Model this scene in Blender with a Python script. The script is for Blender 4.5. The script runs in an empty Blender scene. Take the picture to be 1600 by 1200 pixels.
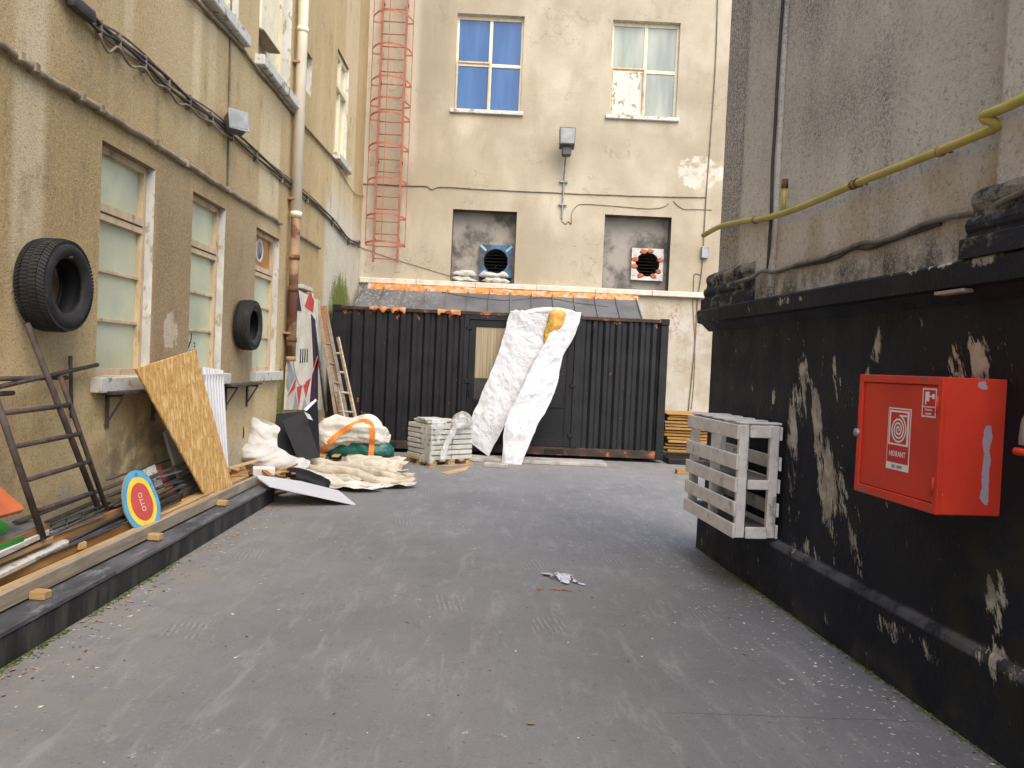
import bpy, bmesh, math, random
from mathutils import Vector, Matrix, noise
from mathutils.bvhtree import BVHTree
rnd = random.Random(7)
rad = math.radians
scene = bpy.context.scene
COL = scene.collection

# ------------------------------------------------------------------ camera
H_CAM, FPX = 1.7, 1200.0
ROLL, PITCH, YAW = rad(2.5), rad(-1.4842), rad(-1.0206)
def cam_vec(x, y, z):
    c, s = math.cos(ROLL), math.sin(ROLL)
    X, Z = x * c - y * s, x * s + y * c
    cp, sp = math.cos(PITCH), math.sin(PITCH)
    Y2, Z2 = z * cp - Z * sp, z * sp + Z * cp
    cy, sy = math.cos(YAW), math.sin(YAW)
    return Vector((X * cy - Y2 * sy, X * sy + Y2 * cy, Z2))
EYE = Vector((0, 0, H_CAM))
cam = bpy.data.objects.new('camera', bpy.data.cameras.new('camera'))
COL.objects.link(cam)
cr, cu, cf = cam_vec(1, 0, 0), cam_vec(0, 1, 0), cam_vec(0, 0, 1)
cam.matrix_world = Matrix(((cr.x, cu.x, -cf.x, EYE.x), (cr.y, cu.y, -cf.y, EYE.y), (cr.z, cu.z, -cf.z, EYE.z), (0, 0, 0, 1)))
cam.data.sensor_fit = 'HORIZONTAL'; cam.data.sensor_width = 36; cam.data.lens = 27
cam.data.clip_end = 2000
scene.camera = cam

# ------------------------------------------------------------------ sky and sun
SUN_EL, SUN_AZ = 52, 160          # degrees; azimuth measured from +Y towards +X
world = bpy.data.worlds.new('World'); scene.world = world; world.use_nodes = True
wn = world.node_tree; bgn = wn.nodes['Background']
sky = wn.nodes.new('ShaderNodeTexSky'); sky.sky_type = 'NISHITA'; sky.sun_disc = False
sky.sun_elevation = rad(SUN_EL); sky.sun_rotation = rad(SUN_AZ)
sky.air_density = 1.0; sky.dust_density = 2.5; sky.ozone_density = 1.0
wn.links.new(sky.outputs[0], bgn.inputs[0]); bgn.inputs[1].default_value = 0.15
sl = bpy.data.lights.new('sun', 'SUN'); sl.energy = 0.8; sl.angle = rad(50); sl.color = (1.0, 0.90, 0.75)
so = bpy.data.objects.new('sun', sl); COL.objects.link(so)
sd = Vector((math.sin(rad(SUN_AZ)) * math.cos(rad(SUN_EL)), math.cos(rad(SUN_AZ)) * math.cos(rad(SUN_EL)), math.sin(rad(SUN_EL))))
so.rotation_euler = sd.to_track_quat('Z', 'Y').to_euler(); so.location = (0, -8, 14)
scene.view_settings.view_transform = 'Standard'; scene.view_settings.look = 'None'
scene.view_settings.gamma = 1.0; scene.view_settings.use_curve_mapping = False
scene.view_settings.exposure = 1.5

# ------------------------------------------------------------------ placing: the measured planes of the yard
XL, YB, YC = -3.15, 17.0, 14.0        # left wall, back wall, container front
def ray(px, py): return cam_vec((px - 800) / FPX, (600 - py) / FPX, 1.0)
def PX(px, py, x): d = ray(px, py); return EYE + d * (x / d.x)
def PY(px, py, y): d = ray(px, py); return EYE + d * (y / d.y)
def PZ(px, py, z=0.0): d = ray(px, py); return EYE + d * ((z - H_CAM) / d.z)
def L(px, py, off=0.0): return PX(px, py, XL + off)
def B(px, py, off=0.0): return PY(px, py, YB - off)
RC = Vector((1.985, 7.39, 0)); RT = Vector((0.0854, -0.9963, 0)).normalized(); RN = Vector((-0.9963, -0.0854, 0)).normalized()
def RW(s, off, z): return RC + RT * s + RN * off + Vector((0, 0, z))
def R(px, py, off=0.0):
    d = ray(px, py); k = (RC + RN * off - EYE).dot(RN) / d.dot(RN); return EYE + d * k
def RS(px, py, off=0.0): P = R(px, py, off); return ((P - RC).dot(RT), P.z)
MR = Matrix(((RT.x, -RN.x, 0, RC.x), (RT.y, -RN.y, 0, RC.y), (0, 0, 1, 0), (0, 0, 0, 1)))  # local x along wall, -y outward

# ------------------------------------------------------------------ node shorthand
class X:
    def __init__(s, nt, k): s.nt, s.k = nt, k
    def m(s, op, o=None, c=None):
        n = s.nt.nodes.new('ShaderNodeMath'); n.operation = op
        for i, v in enumerate((s, o, c)):
            if v is None: continue
            if isinstance(v, X): s.nt.links.new(v.k, n.inputs[i])
            else: n.inputs[i].default_value = v
        return X(s.nt, n.outputs[0])
    def __add__(s, o): return s.m('ADD', o)
    def __radd__(s, o): return s.m('ADD', o)
    def __sub__(s, o): return s.m('SUBTRACT', o)
    def __rsub__(s, o): return X.const(s.nt, o) - s
    def __mul__(s, o): return s.m('MULTIPLY', o)
    def __rmul__(s, o): return s.m('MULTIPLY', o)
    def __truediv__(s, o): return s.m('DIVIDE', o)
    def max(s, o): return s.m('MAXIMUM', o)
    def min(s, o): return s.m('MINIMUM', o)
    def abs(s): return s.m('ABSOLUTE')
    def ss(s, a, b):
        n = s.nt.nodes.new('ShaderNodeMapRange'); n.interpolation_type = 'SMOOTHSTEP'
        inv = a > b
        n.inputs['From Min'].default_value, n.inputs['From Max'].default_value = (b, a) if inv else (a, b)
        if inv: n.inputs['To Min'].default_value, n.inputs['To Max'].default_value = 1, 0
        s.nt.links.new(s.k, n.inputs['Value']); return X(s.nt, n.outputs[0])
    @staticmethod
    def const(nt, v):
        n = nt.nodes.new('ShaderNodeValue'); n.outputs[0].default_value = v; return X(nt, n.outputs[0])

class Mat:
    def __init__(s, name, rough=0.8, spec=0.3, metal=0.0):
        s.m = bpy.data.materials.new(name); s.m.use_nodes = True; s.nt = s.m.node_tree
        s.b = s.nt.nodes['Principled BSDF']; s.b.inputs['Roughness'].default_value = rough
        s.b.inputs['Specular IOR Level'].default_value = spec; s.b.inputs['Metallic'].default_value = metal
        tc = s.nt.nodes.new('ShaderNodeTexCoord'); s.co = tc.outputs['Object']
        sp = s.nt.nodes.new('ShaderNodeSeparateXYZ'); s.nt.links.new(s.co, sp.inputs[0])
        s.x, s.y, s.z = [X(s.nt, o) for o in sp.outputs]
        oi = s.nt.nodes.new('ShaderNodeObjectInfo'); s.rnd = X(s.nt, oi.outputs['Random'])
    def vec(s, sx, sy, sz, shift=0, shear=0):
        n = s.nt.nodes.new('ShaderNodeCombineXYZ')
        for i, v in enumerate(((s.x + s.z * shear if shear else s.x) * sx, s.y * sy, s.z * sz)): s.nt.links.new((v + s.rnd * 37.0 if shift else v).k, n.inputs[i])
        return n.outputs[0]
    def noise(s, scale, detail=4, rough=0.55, st=(1, 1, 1), dist=0.0, shift=0, shear=0):
        n = s.nt.nodes.new('ShaderNodeTexNoise'); n.inputs['Scale'].default_value = scale
        n.inputs['Detail'].default_value = detail; n.inputs['Roughness'].default_value = rough; n.inputs['Distortion'].default_value = dist
        s.nt.links.new(s.vec(*st, shift=shift, shear=shear), n.inputs['Vector']); return X(s.nt, n.outputs[0])
    def voro(s, scale, feature='F1', st=(1, 1, 1), out='Distance'):
        n = s.nt.nodes.new('ShaderNodeTexVoronoi'); n.feature = feature; n.inputs['Scale'].default_value = scale
        s.nt.links.new(s.vec(*st), n.inputs['Vector']); return n.outputs[out] if out != 'Distance' else X(s.nt, n.outputs['Distance'])
    def mix(s, f, a, b):
        n = s.nt.nodes.new('ShaderNodeMix'); n.data_type = 'RGBA'; n.clamp_factor = True
        if isinstance(f, X): s.nt.links.new(f.k, n.inputs[0])
        else: n.inputs[0].default_value = f
        for v, i in ((a, 6), (b, 7)):
            if isinstance(v, tuple): n.inputs[i].default_value = (*v, 1)
            else: s.nt.links.new(v, n.inputs[i])
        return n.outputs[2]
    def color(s, c):
        if isinstance(c, tuple): s.b.inputs['Base Color'].default_value = (*c, 1)
        else: s.nt.links.new(c, s.b.inputs['Base Color'])
        return s
    def setrough(s, x): s.nt.links.new(x.k, s.b.inputs['Roughness']); return s
    def bump(s, h, strength=0.4, dist=0.01):
        n = s.nt.nodes.new('ShaderNodeBump'); n.inputs['Strength'].default_value = strength; n.inputs['Distance'].default_value = dist
        s.nt.links.new(h.k, n.inputs['Height']); s.nt.links.new(n.outputs[0], s.b.inputs['Normal']); return s
    def band(s, v, a, b, e):   # 1 between a and b, soft edge e
        return v.ss(a - e, a + e) * v.ss(b + e, b - e)
    def blob(s, u, v, cu, cv, ru, rv, lean=0.0):   # soft ellipse, 1 in the middle
        du, dv = (u - cu - (v - cv) * lean) / ru, (v - cv) / rv
        return (du * du + dv * dv).ss(1.0, 0.0)

def plain(name, col, rough=0.75, var=0.25, scale=6, bump=0.15, bscale=60, metal=0.0, spec=0.3, st=(1, 1, 1), dirt=None, dthr=(0.55, 0.72), dscale=3, hue=0.0):
    m = Mat(name, rough, spec, metal)
    n = m.noise(scale, 5, 0.6, st, shift=1)
    lo, hi = tuple(c * (1 - var) for c in col), tuple(min(1, c * (1 + var)) for c in col)
    c = m.mix(n.ss(0.3, 0.7), lo, hi)
    if hue: c = m.mix(m.rnd * hue, c, tuple(v * 0.45 for v in col))
    if dirt: c = m.mix(m.noise(dscale, 6, 0.65, st, shift=1).ss(*dthr), c, dirt)
    m.color(c)
    if bump: m.bump(m.noise(bscale, 3, 0.6, st, shift=1), bump, 0.01)
    return m.m

M = {}
def fabric(name, col, dirt, dthr=(.58, .76), rough=.6, spec=.3, s1=5.0, strength=.6, var=.06):
    m = Mat(name, rough, spec)
    a = (m.noise(s1, 2, .5, dist=.6) - .5).abs().ss(.0, .05); b = (m.noise(s1 * 2.4, 2, .5, dist=.4) - .5).abs().ss(.0, .05)
    lo, hi = tuple(v * (1 - var) for v in col), tuple(min(1, v * (1 + var)) for v in col)
    c = m.mix(m.noise(2, 4).ss(.3, .7), lo, hi); c = m.mix(m.noise(3.2, 6, .7).ss(*dthr), c, dirt)
    m.color(c); m.bump(a + b * .5 + m.noise(s1 * .8, 2) * 1.5, strength * .5, .010); return m.m
# left stucco: brown-grey rendered wall with pale run-off streaks
def mat_left():
    m = Mat('brown_stucco', 0.92, 0.2)
    y, z = m.y, m.z
    big = m.noise(0.55, 5, 0.6); run = m.noise(2.2, 4, 0.6, (1, 1, 0.10)); fine = m.noise(26, 4, 0.75); run2 = m.noise(7, 3, 0.6, (1, 1, 0.05))
    c = m.mix(big.ss(0.3, 0.7), (0.43, 0.31, 0.145), (0.57, 0.425, 0.22))
    c = m.mix(z.ss(3.0, 9.0) * 0.5, c, (0.53, 0.405, 0.215))
    c = m.mix(run.ss(0.52, 0.72) * 0.55, c, (0.60, 0.47, 0.26))
    c = m.mix(run2.ss(0.6, 0.75) * 0.35, c, (0.66, 0.54, 0.33))
    st = None
    for (pa, pb, p0, p1, w) in ((28, 78, -80, 560, 1.0), (198, 212, -60, 90, .8), (306, 318, -40, 200, .8), (330, 342, -40, 170, .7), (408, 440, 170, 345, .9), (545, 566, -60, 430, .7), (522, 534, 180, 400, .8)):
        a, b = L(pa, p0), L(pb, p1); lo, hi = L(pa, p1).z, L(pa, p0).z
        k = m.band(y, a.y, L(pb, p0).y, 0.05) * m.band(z, lo, hi, 0.5) * w
        st = k if st is None else st.max(k)
    c = m.mix(st * (m.noise(3, 4, .6, (1, 1, .2)) * 1.0 + 0.3), c, (0.72, 0.595, 0.375))
    # lower wall: worn pale areas, exposed render
    low = z.ss(2.3, 1.0) * m.noise(1.1, 5, 0.65).ss(0.36, 0.56)
    c = m.mix(low * 0.85, c, (0.68, 0.52, 0.27))
    foot = z.ss(0.75, 0.6) * m.noise(4, 5, 0.7, (1, 1, 1)).ss(0.42, 0.6)
    c = m.mix(foot, c, (0.55, 0.47, 0.34))
    # darker brown band between the ground floor windows
    pier = m.band(y, 7.0, 10.0, 0.1) * m.band(z, 0.9, 3.4, 0.5)
    c = m.mix(pier * 0.55, c, (0.23, 0.15, 0.098))
    far = m.band(y, 13.6, 17.2, .15) * m.band(z, 1, 4.6, .4)
    c = m.mix(far * 0.75, c, (0.66, 0.62, 0.52))
    patch = m.blob(y, z, L(266, 516).y, L(266, 516).z, .22, .26) + (m.noise(11, 5, .7) - .5) * 2.2
    c = m.mix(patch.ss(.55, .62), c, (0.60, 0.50, 0.36))
    grime = m.noise(3.2, 6, .7, (1, 1, .5)); c = m.mix(grime.ss(.52, .72) * .45, c, (0.21, 0.15, 0.085))
    grit = m.noise(34, 5, .8); c = m.mix(grit.ss(.54, .66) * .45, c, (0.72, 0.59, 0.37)); c = m.mix(grit.ss(.46, .36) * .5, c, (0.17, 0.12, 0.065))
    specks = m.noise(75, 3, 0.7)
    c = m.mix(specks.ss(0.56, 0.70) * 0.6, c, (0.70, 0.58, 0.36)); c = m.mix(specks.ss(.44, .33) * .5, c, (0.17, 0.125, 0.075))
    soot = m.blob(y, z, L(215, 690).y, .75, .9, .5) * m.noise(3, 4, .6).ss(.35, .6)
    c = m.mix(soot * .7, c, (0.09, 0.07, 0.05))
    g1, g2, g3 = L(437, 620, 0), L(542, 440, 0), L(548, 235)
    moss = m.blob(y, z, g1.y, .9, .22, 1.0) + m.blob(y, z, 15.1, 2.5, 1.5, 1.15) * 1.1 + m.blob(y, z, g3.y - .1, g3.z, .5, 1.5) * .45
    mm = (moss + (m.noise(7, 6, .75, (1, 1, .3)) - .5) * 2.0 + (m.noise(28, 4, .8) - .5) * 1.6).ss(.40, .95)
    c = m.mix(mm, c, (0.15, 0.17, 0.03))
    m.color(c)
    m.bump(m.noise(75, 4, 0.75) + m.noise(14, 3, .6) * .35 + mm * .3, 0.8, 0.018)
    return m.m
M['left'] = mat_left()

def mat_back():
    m = Mat('pale_render', 0.92, 0.2)
    x, z = m.x, m.z
    c = m.mix(m.noise(.5, 5, .6).ss(.3, .7), (0.34, 0.285, 0.20), (0.44, 0.38, 0.275))
    c = m.mix(m.noise(1.6, 4, .6, (1, 1, .12)).ss(.55, .75) * .5, c, (0.40, 0.34, 0.24))
    c = m.mix(m.noise(1.3, 3, .5, (1, 1, .35)).ss(.5, .75) * .35, c, (0.56, 0.50, 0.385))
    # darker runs below the roof edge at the top left, soot near the vents
    run = m.band(x, -2.1, -1.55, .25) * z.ss(6.5, 9) * m.noise(3, 4, .6, (1, 1, .15)).ss(.3, .6)
    c = m.mix(run * .7, c, (0.30, 0.25, 0.19))
    corner = x.ss(-2.75, -3.1) * m.noise(2, 4, .6, (1, 1, .1)).ss(.3, .6)
    c = m.mix(corner * .6, c, (0.72, 0.67, 0.53))
    c = m.mix(m.noise(.8, 3, .5).ss(.5, .75) * .35, c, (0.68, 0.61, 0.475))
    c = m.mix(z.ss(5.5, 3.4) * m.noise(1.2, 5, .65).ss(.45, .7) * .4, c, (0.36, 0.315, 0.24))
    # lower right: patched, rusty, bare plaster
    p = B(1080, 270)
    pl = m.blob(x, z, p.x + .2, p.z, .75, .55) + (m.noise(3, 5, .6) - .5) * 1.4
    c = m.mix(pl.ss(.5, .6) * m.noise(5, 4, .6).ss(.4, .55) * .75, c, (0.66, 0.60, 0.51))
    low = z.ss(3.3, 3.1)
    c = m.mix(low * m.noise(2, 5, .6).ss(.35, .6) * .7, c, (0.52, 0.48, 0.42))
    for px_, w in ((1025, .2), (1055, .2), (1090, .12)):
        q = B(px_, 500); k = m.blob(x, z, q.x, 2.85, w, .75) * m.noise(10, 4, .7, (1, 1, .5)).ss(.5, .62)
        c = m.mix(k * .8, c, (0.30, 0.16, 0.07))
    c = m.mix(m.noise(30, 5, .8).ss(.52, .68) * .3, c, (0.27, 0.225, 0.155)); c = m.mix(m.noise(2.2, 5, .65, (1, 1, .3)).ss(.5, .75) * .4, c, (0.30, 0.25, 0.175))
    c = m.mix(m.band(x, -2.15, -1.2, .3) * z.ss(5.0, 8.0) * m.noise(1.5, 4, .6, (1, 1, .15)).ss(.3, .6) * .5, c, (0.25, 0.205, 0.14)); c = m.mix(m.band(x, -2.35, -2.05, .1) * z.ss(5.5, 6.5) * .5, c, (0.55, 0.49, 0.37)); c = m.mix((x.ss(1.9, 4.4)) * z.ss(6.9, 5.0) * m.noise(1.1, 4, .6).ss(.35, .6) * .35, c, (0.30, 0.24, 0.15))
    c = m.mix(m.noise(5, 4, .6, (1, 1, .07)).ss(.6, .78) * z.ss(7.3, 6.0) * .35, c, (0.27, 0.22, 0.15))
    cr = (m.noise(1.7, 6, .6) - .5).abs().ss(.008, .0) * m.noise(.7, 2).ss(.5, .6)
    c = m.mix(cr * .5, c, (0.2, 0.16, 0.11))
    m.color(c); m.bump(m.noise(40, 4, .7) + m.noise(5, 4, .6) + cr * -1.0, .45, .015)
    return m.m
M['back'] = mat_back()

def mat_right_up():
    m = Mat('grey_stucco', 0.95, 0.2)
    x, z = m.x, m.z      # x along wall, towards the street
    c = m.mix(m.noise(.9, 5, .6).ss(.3, .7), (0.56, 0.52, 0.47), (0.70, 0.66, 0.60))
    soot = (m.noise(1.2, 5, .65, (1, 1, .45)) + m.band(x, 1.2, 2.6, .6) * z.ss(2.9, 3.6) * .16 + x.ss(.75, .45) * .35)
    c = m.mix(soot.ss(.45, .8) * m.noise(48, 4, .8).ss(.36, .62) * .9, c, (0.12, 0.102, 0.095))
    ochre = m.band(z, 2.45, 2.9, .12) * m.noise(2.2, 5, .6).ss(.42, .65)
    c = m.mix(ochre * .6, c, (0.46, 0.32, 0.17))
    low_dark = z.ss(2.62, 2.36) * m.noise(3.5, 5, .7, (1, 1, .6)).ss(.36, .58)  # blotchy darker tone towards the ledge
    c = m.mix(low_dark * .85, c, (0.045, 0.042, 0.035))
    grit = m.noise(30, 5, .82); c = m.mix(grit.ss(.47, .36) * .6, c, (0.19, 0.17, 0.155)); c = m.mix(grit.ss(.54, .66) * .4, c, (0.80, 0.75, 0.68))
    spk = m.noise(70, 2, .6)
    c = m.mix(spk.ss(.52, .68) * .55, c, (0.70, 0.66, 0.60))
    m.color(c); m.bump(m.noise(60, 4, .8) + m.noise(110, 2, .6) * .5, .9, .02)
    return m.m
M['right_up'] = mat_right_up()

def mat_right_low():
    m = Mat('black_paint_wall', 0.5, 0.22)
    x, z = m.x, m.z
    c = m.mix(m.noise(1.5, 5, .6).ss(.3, .7), (0.0055, 0.0065, 0.011), (0.012, 0.0135, 0.021))
    c = m.mix(m.noise(2.0, 4, .6, (1, 1, .25)).ss(.55, .75) * .6, c, (0.021, 0.021, 0.020))
    f = None
    for px_, py_, ru, rv, w, ln in ((1238, 640, .20, .50, .80, .12), (1268, 680, .10, .60, .85, -.30), (1290, 760, .28, .42, .85, -.2), (1325, 850, .14, .24, .7, -.4), (1350, 575, .09, .36, .85, .35), (1297, 585, .07, .24, .8, -.2), (1230, 700, .2, .4, .6, 0), (1100, 495, .3, .06, .7, 0), (1450, 420, .5, .05, .62, 0), (1560, 405, .25, .06, .75, 0), (1250, 470, .4, .04, .5, 0),
                                (1500, 560, .25, .2, .62, 0), (1540, 940, .12, .2, .55, 0), (1250, 575, .05, .1, .8, 0), (1168, 602, .05, .09, .7, 0), (1200, 620, .04, .1, .72, 0), (1400, 990, .5, .1, .45, 0), (1250, 860, .35, .12, .42, 0), (1560, 1040, .35, .09, .5, 0)):
        s, zz = RS(px_, py_); b = m.blob(x, z, s, zz, ru, rv, ln) * w
        f = b if f is None else f.max(b)
    grain = m.noise(9, 9, .78, (1, 1, .30), dist=.2, shear=.32)
    chip = (f * .5 + (grain - .5) * 2.3).ss(.30, .36)
    sp = m.noise(20, 4, .7).ss(.69, .71) * m.noise(1.3, 3).ss(.45, .6)
    worn = m.band(z, .405, .462, .012) * m.noise(5, 5, .7, (1, 1, .3)).ss(.33, .6) * m.x.ss(1.2, 1.7)
    mask = chip.max(sp)
    c = m.mix(worn * .8, c, (0.11, 0.115, 0.13))
    dust = z.ss(.22, .0) * m.noise(4, 4, .6).ss(.35, .7)
    c = m.mix(dust * .5, c, (0.07, 0.066, 0.055))
    c = m.mix(mask, c, m.mix(m.noise(9, 4, .6).ss(.35, .65), (0.28, 0.26, 0.22), (0.46, 0.43, 0.37)))
    green = m.blob(x, z, RS(1540, 960)[0], .6, .4, .9) * m.noise(4, 4, .6).ss(.4, .65)
    c = m.mix(green * .5, c, (0.03, 0.032, 0.012))
    m.color(c); m.setrough(mask * .4 + m.noise(3, 3).ss(.3, .7) * .2 + .55)
    m.bump(m.noise(30, 4, .7) + m.noise(6, 3, .6) * .8 - mask * .7, .5, .012)
    return m.m
M['right_low'] = mat_right_low()

def mat_ground():
    m = Mat('worn_concrete', 0.78, 0.3)
    x, y = m.x, m.y
    c = m.mix(m.noise(.45, 5, .6).ss(.3, .7), (0.152, 0.153, 0.156), (0.200, 0.201, 0.203))
    c = m.mix(m.noise(2.2, 5, .65, (1, .55, 1)).ss(.5, .75) * .5, c, (0.235, 0.235, 0.236))
    c = m.mix(m.noise(1.1, 6, .7).ss(.6, .78) * .45, c, (0.092, 0.091, 0.091))
    c = m.mix(m.noise(120, 2, .6).ss(.35, .75) * .35, c, (0.11, 0.107, 0.104))
    scuff = m.noise(3.0, 6, .75, (2.2, .5, 1), dist=.5); c = m.mix(scuff.ss(.50, .68) * .5, c, (0.27, 0.268, 0.265)); c = m.mix(m.noise(5, 7, .8).ss(.53, .68) * .4, c, (0.095, 0.094, 0.094)); c = m.mix(m.noise(60, 3, .7).ss(.56, .70) * .35, c, (0.30, 0.298, 0.295))
    # dusty, browner strip by the kerb and by the container
    dust = x.ss(-1.2, -2.6).max(y.ss(10.5, 13.5)) * m.noise(3, 5, .65).ss(.3, .65)
    c = m.mix(dust * .6, c, (0.25, 0.222, 0.185))
    # ribbed patches of the older surface showing through
    n = m.nt.nodes.new('ShaderNodeTexVoronoi'); n.feature = 'F1'; n.distance = 'CHEBYCHEV'; n.inputs['Scale'].default_value = 1.0; n.inputs['Randomness'].default_value = .9
    m.nt.links.new(m.vec(1.7, 1.15, 1), n.inputs['Vector'])
    sp = m.nt.nodes.new('ShaderNodeSeparateColor'); m.nt.links.new(n.outputs['Color'], sp.inputs[0])
    pick = X(m.nt, sp.outputs[0]).ss(.3, .35)
    box = X(m.nt, n.outputs['Distance']).ss(.22, .17)
    ribs = ((x * 1.0 + y * .16) * 165.0).m('SINE')
    patch = pick * box * m.noise(9, 4, .7).ss(.42, .62)
    c = m.mix(patch * ribs.ss(-.2, .6) * .35, c, (0.36, 0.352, 0.33))
    c = m.mix(patch * ribs.ss(-.2, -.8) * .4, c, (0.10, 0.098, 0.095))
    # pale paint and lime spots
    spots = m.noise(4.5, 7, .8).ss(.63, .68)
    c = m.mix(spots * .55, c, (0.56, 0.545, 0.52))
    nearw = (x * .9963 + y * .0854).ss(1.2, 2.5)
    sp2 = m.noise(24, 3, .7).ss(.63, .66) * (nearw * .5 + .08)
    c = m.mix(sp2, c, (0.58, 0.57, 0.55))
    sp3 = m.noise(31, 3, .7).ss(.65, .67) * .7
    c = m.mix(sp3, c, (0.06, 0.055, 0.05))
    ck0, ck1 = PZ(1040, 1113), PZ(1420, 1112)
    crk = (y - ck0.y - (m.noise(6, 5, .7) - .5) * .07).abs().ss(.005, .001) * m.band(x, ck0.x, ck1.x, .05)
    c = m.mix(crk * .8, c, (0.07, 0.065, 0.06))
    m.color(c); m.setrough(m.noise(1.2, 4).ss(.3, .7) * .2 + .62)
    m.bump(m.noise(160, 3, .7) * .7 + m.noise(14, 4, .65) + patch * ribs * .25 - crk * 1.5, .3, .008)
    return m.m
M['ground'] = mat_ground()

M['kerb'] = (lambda m: (m.color(m.mix(m.noise(16, 5, .75, (1, .22, 1)).ss(.50, .72) * .75, m.mix(m.noise(2, 5, .6).ss(.3, .7), (0.045, 0.046, 0.052), (0.11, 0.111, 0.12)), (0.30, 0.30, 0.31))), m.setrough(m.noise(3, 3) * .4 + .35), m.bump(m.noise(50, 4, .7), .35, .01), m.m)[-1])(Mat('kerb_slate', .5, .4))
M['kerb_face'] = (lambda m: (m.color(m.mix(m.noise(5, 4, .7, (1, 1, .2)).ss(.4, .7), (0.022, 0.021, 0.02), (0.075, 0.070, 0.062))), m.bump(m.noise(40, 4, .7), .4, .01), m.m)[-1])(Mat('kerb_face_paint', .7, .3))
M['black_steel'] = (lambda m: (m.color(m.mix((m.noise(5, 6, .72) + m.z.ss(2.35, 2.6) * .10 + m.z.ss(.3, .05) * .07).ss(.665, .70), m.mix(m.noise(2, 4).ss(.3, .7), (0.006, 0.006, 0.007), (0.014, 0.014, 0.015)), (0.42, 0.12, 0.03))), m.setrough(m.noise(6, 3) * .3 + .33), m.bump(m.noise(30, 3, .6), .12, .01), m.m)[-1])(Mat('black_container_paint', .45, .3))
M['black_steel_plain'] = plain('black_painted_steel', (0.010, 0.010, 0.011), .5, .3, 4, .1, 40, spec=.25)
M['rust_rail'] = plain('rusty_black_rail', (0.045, 0.028, 0.02), .65, .4, 5, .2, 40, dirt=(0.36, 0.10, 0.03), dthr=(.55, .66), dscale=5)
M['orange_foam'] = plain('orange_sealant', (0.52, 0.19, 0.05), .8, .4, 9, .6, 25, dirt=(0.42, 0.33, 0.23), dthr=(.48, .64), dscale=7)
M['roof'] = (lambda m: (m.color(m.mix(m.x.ss(-.6, -2.9) * m.noise(14, 4, .7).ss(.52, .64), m.mix(m.noise(1.5, 5, .6).ss(.3, .7), (0.075, 0.077, 0.08), (0.125, 0.127, 0.13)), (0.34, 0.33, 0.30))), m.bump(m.noise(9, 4, .6), .15, .01), m.m)[-1])(Mat('grey_sheet_roof', .5, .4))
M['white_tarp'] = fabric('white_tarpaulin', (0.50, 0.50, 0.515), (0.36, 0.335, 0.29), (.54, .72), .5, .3, 3.2, .9, .05)
M['cream_tarp'] = fabric('dirty_cream_canvas', (0.50, 0.445, 0.35), (0.36, 0.30, 0.21), (.5, .7), .85, .2, 4.5, .8, .12)
M['white_vinyl'] = fabric('white_vinyl', (0.50, 0.48, 0.43), (0.48, 0.42, 0.34), (.58, .75), .5, .35, 4.0, .35)
M['white_cream'] = fabric('pale_canvas', (0.57, 0.54, 0.475), (0.44, 0.39, 0.31), (.54, .7), .75, .25, 5.5, .8, .1)
M['foam_yellow'] = plain('yellow_foam', (0.50, 0.28, 0.07), .9, .35, 6, .9, 18, dirt=(0.60, 0.46, 0.05), dthr=(.52, .62), dscale=9)
M['black_sheet'] = plain('black_plastic_sheet', (0.007, 0.007, 0.0085), .55, .3, 4, .15, 20, spec=.2)
M['white_board'] = plain('white_laminate', (0.56, 0.56, 0.575), .45, .03, 2, .03, 30, spec=.4, dirt=(0.58, 0.56, 0.52), dthr=(.60, .8))
M['osb'] = (lambda m: (m.color(m.mix(m.noise(6, 4, .6, (3.5, 3.5, .9), dist=.6).ss(.5, .62) * .8, m.mix(m.noise(9, 3, .6, (1.2, 1.2, 3), dist=.8).ss(.56, .64) * .6, m.mix(m.noise(11, 5, .7, (3, 3, .8), dist=.5).ss(.32, .66), (0.46, 0.235, 0.062), (0.68, 0.41, 0.135)), (0.36, 0.175, 0.05)), (0.82, 0.58, 0.26))), m.bump(m.noise(20, 4, .6, (2.4, 2.4, .8)), .5, .008), m.m)[-1])(Mat('osb_board', .72, .3))
def wood(name, a, b, rough=.75, along='y', hue=0.3, dirt=None, dthr=(.58, .72)):
    st = {'x': (.06, 1, 1), 'y': (1, .06, 1), 'z': (1, 1, .06)}[along]
    m = Mat(name, rough, .25)
    c = m.mix(m.noise(26, 4, .6, st, dist=.8, shift=1).ss(.3, .7), a, b)
    c = m.mix(m.noise(2.5, 4, .6, shift=1).ss(.45, .75) * .5, c, tuple(v * .55 for v in a))
    if hue: c = m.mix(m.rnd * hue, c, tuple(v * .5 for v in a))
    if dirt: c = m.mix(m.noise(3.5, 6, .7, shift=1).ss(*dthr), c, dirt)
    m.color(c); m.bump(m.noise(40, 3, .6, st, shift=1), .3, .006); return m.m
M['beam'] = wood('weathered_beam', (0.27, 0.215, 0.15), (0.41, 0.34, 0.25), dirt=(0.24, 0.115, 0.045), dthr=(.64, .72), hue=0)
M['wood_brown'] = wood('brown_timber', (0.27, 0.125, 0.045), (0.47, 0.235, 0.085))
M['wood_orange'] = wood('orange_brown_timber', (0.36, 0.18, 0.065), (0.56, 0.31, 0.12), hue=0)
M['wood_light'] = wood('fresh_timber', (0.40, 0.25, 0.105), (0.56, 0.38, 0.18))
M['wood_grey'] = wood('grey_weathered_timber', (0.22, 0.19, 0.16), (0.36, 0.32, 0.27), along='z')
M['wood_old'] = wood('old_ladder_wood', (0.34, 0.25, 0.16), (0.52, 0.42, 0.29), along='z', hue=.2)
M['wood_red'] = wood('reddish_old_board', (0.34, 0.17, 0.08), (0.48, 0.28, 0.15), along='z')
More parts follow.
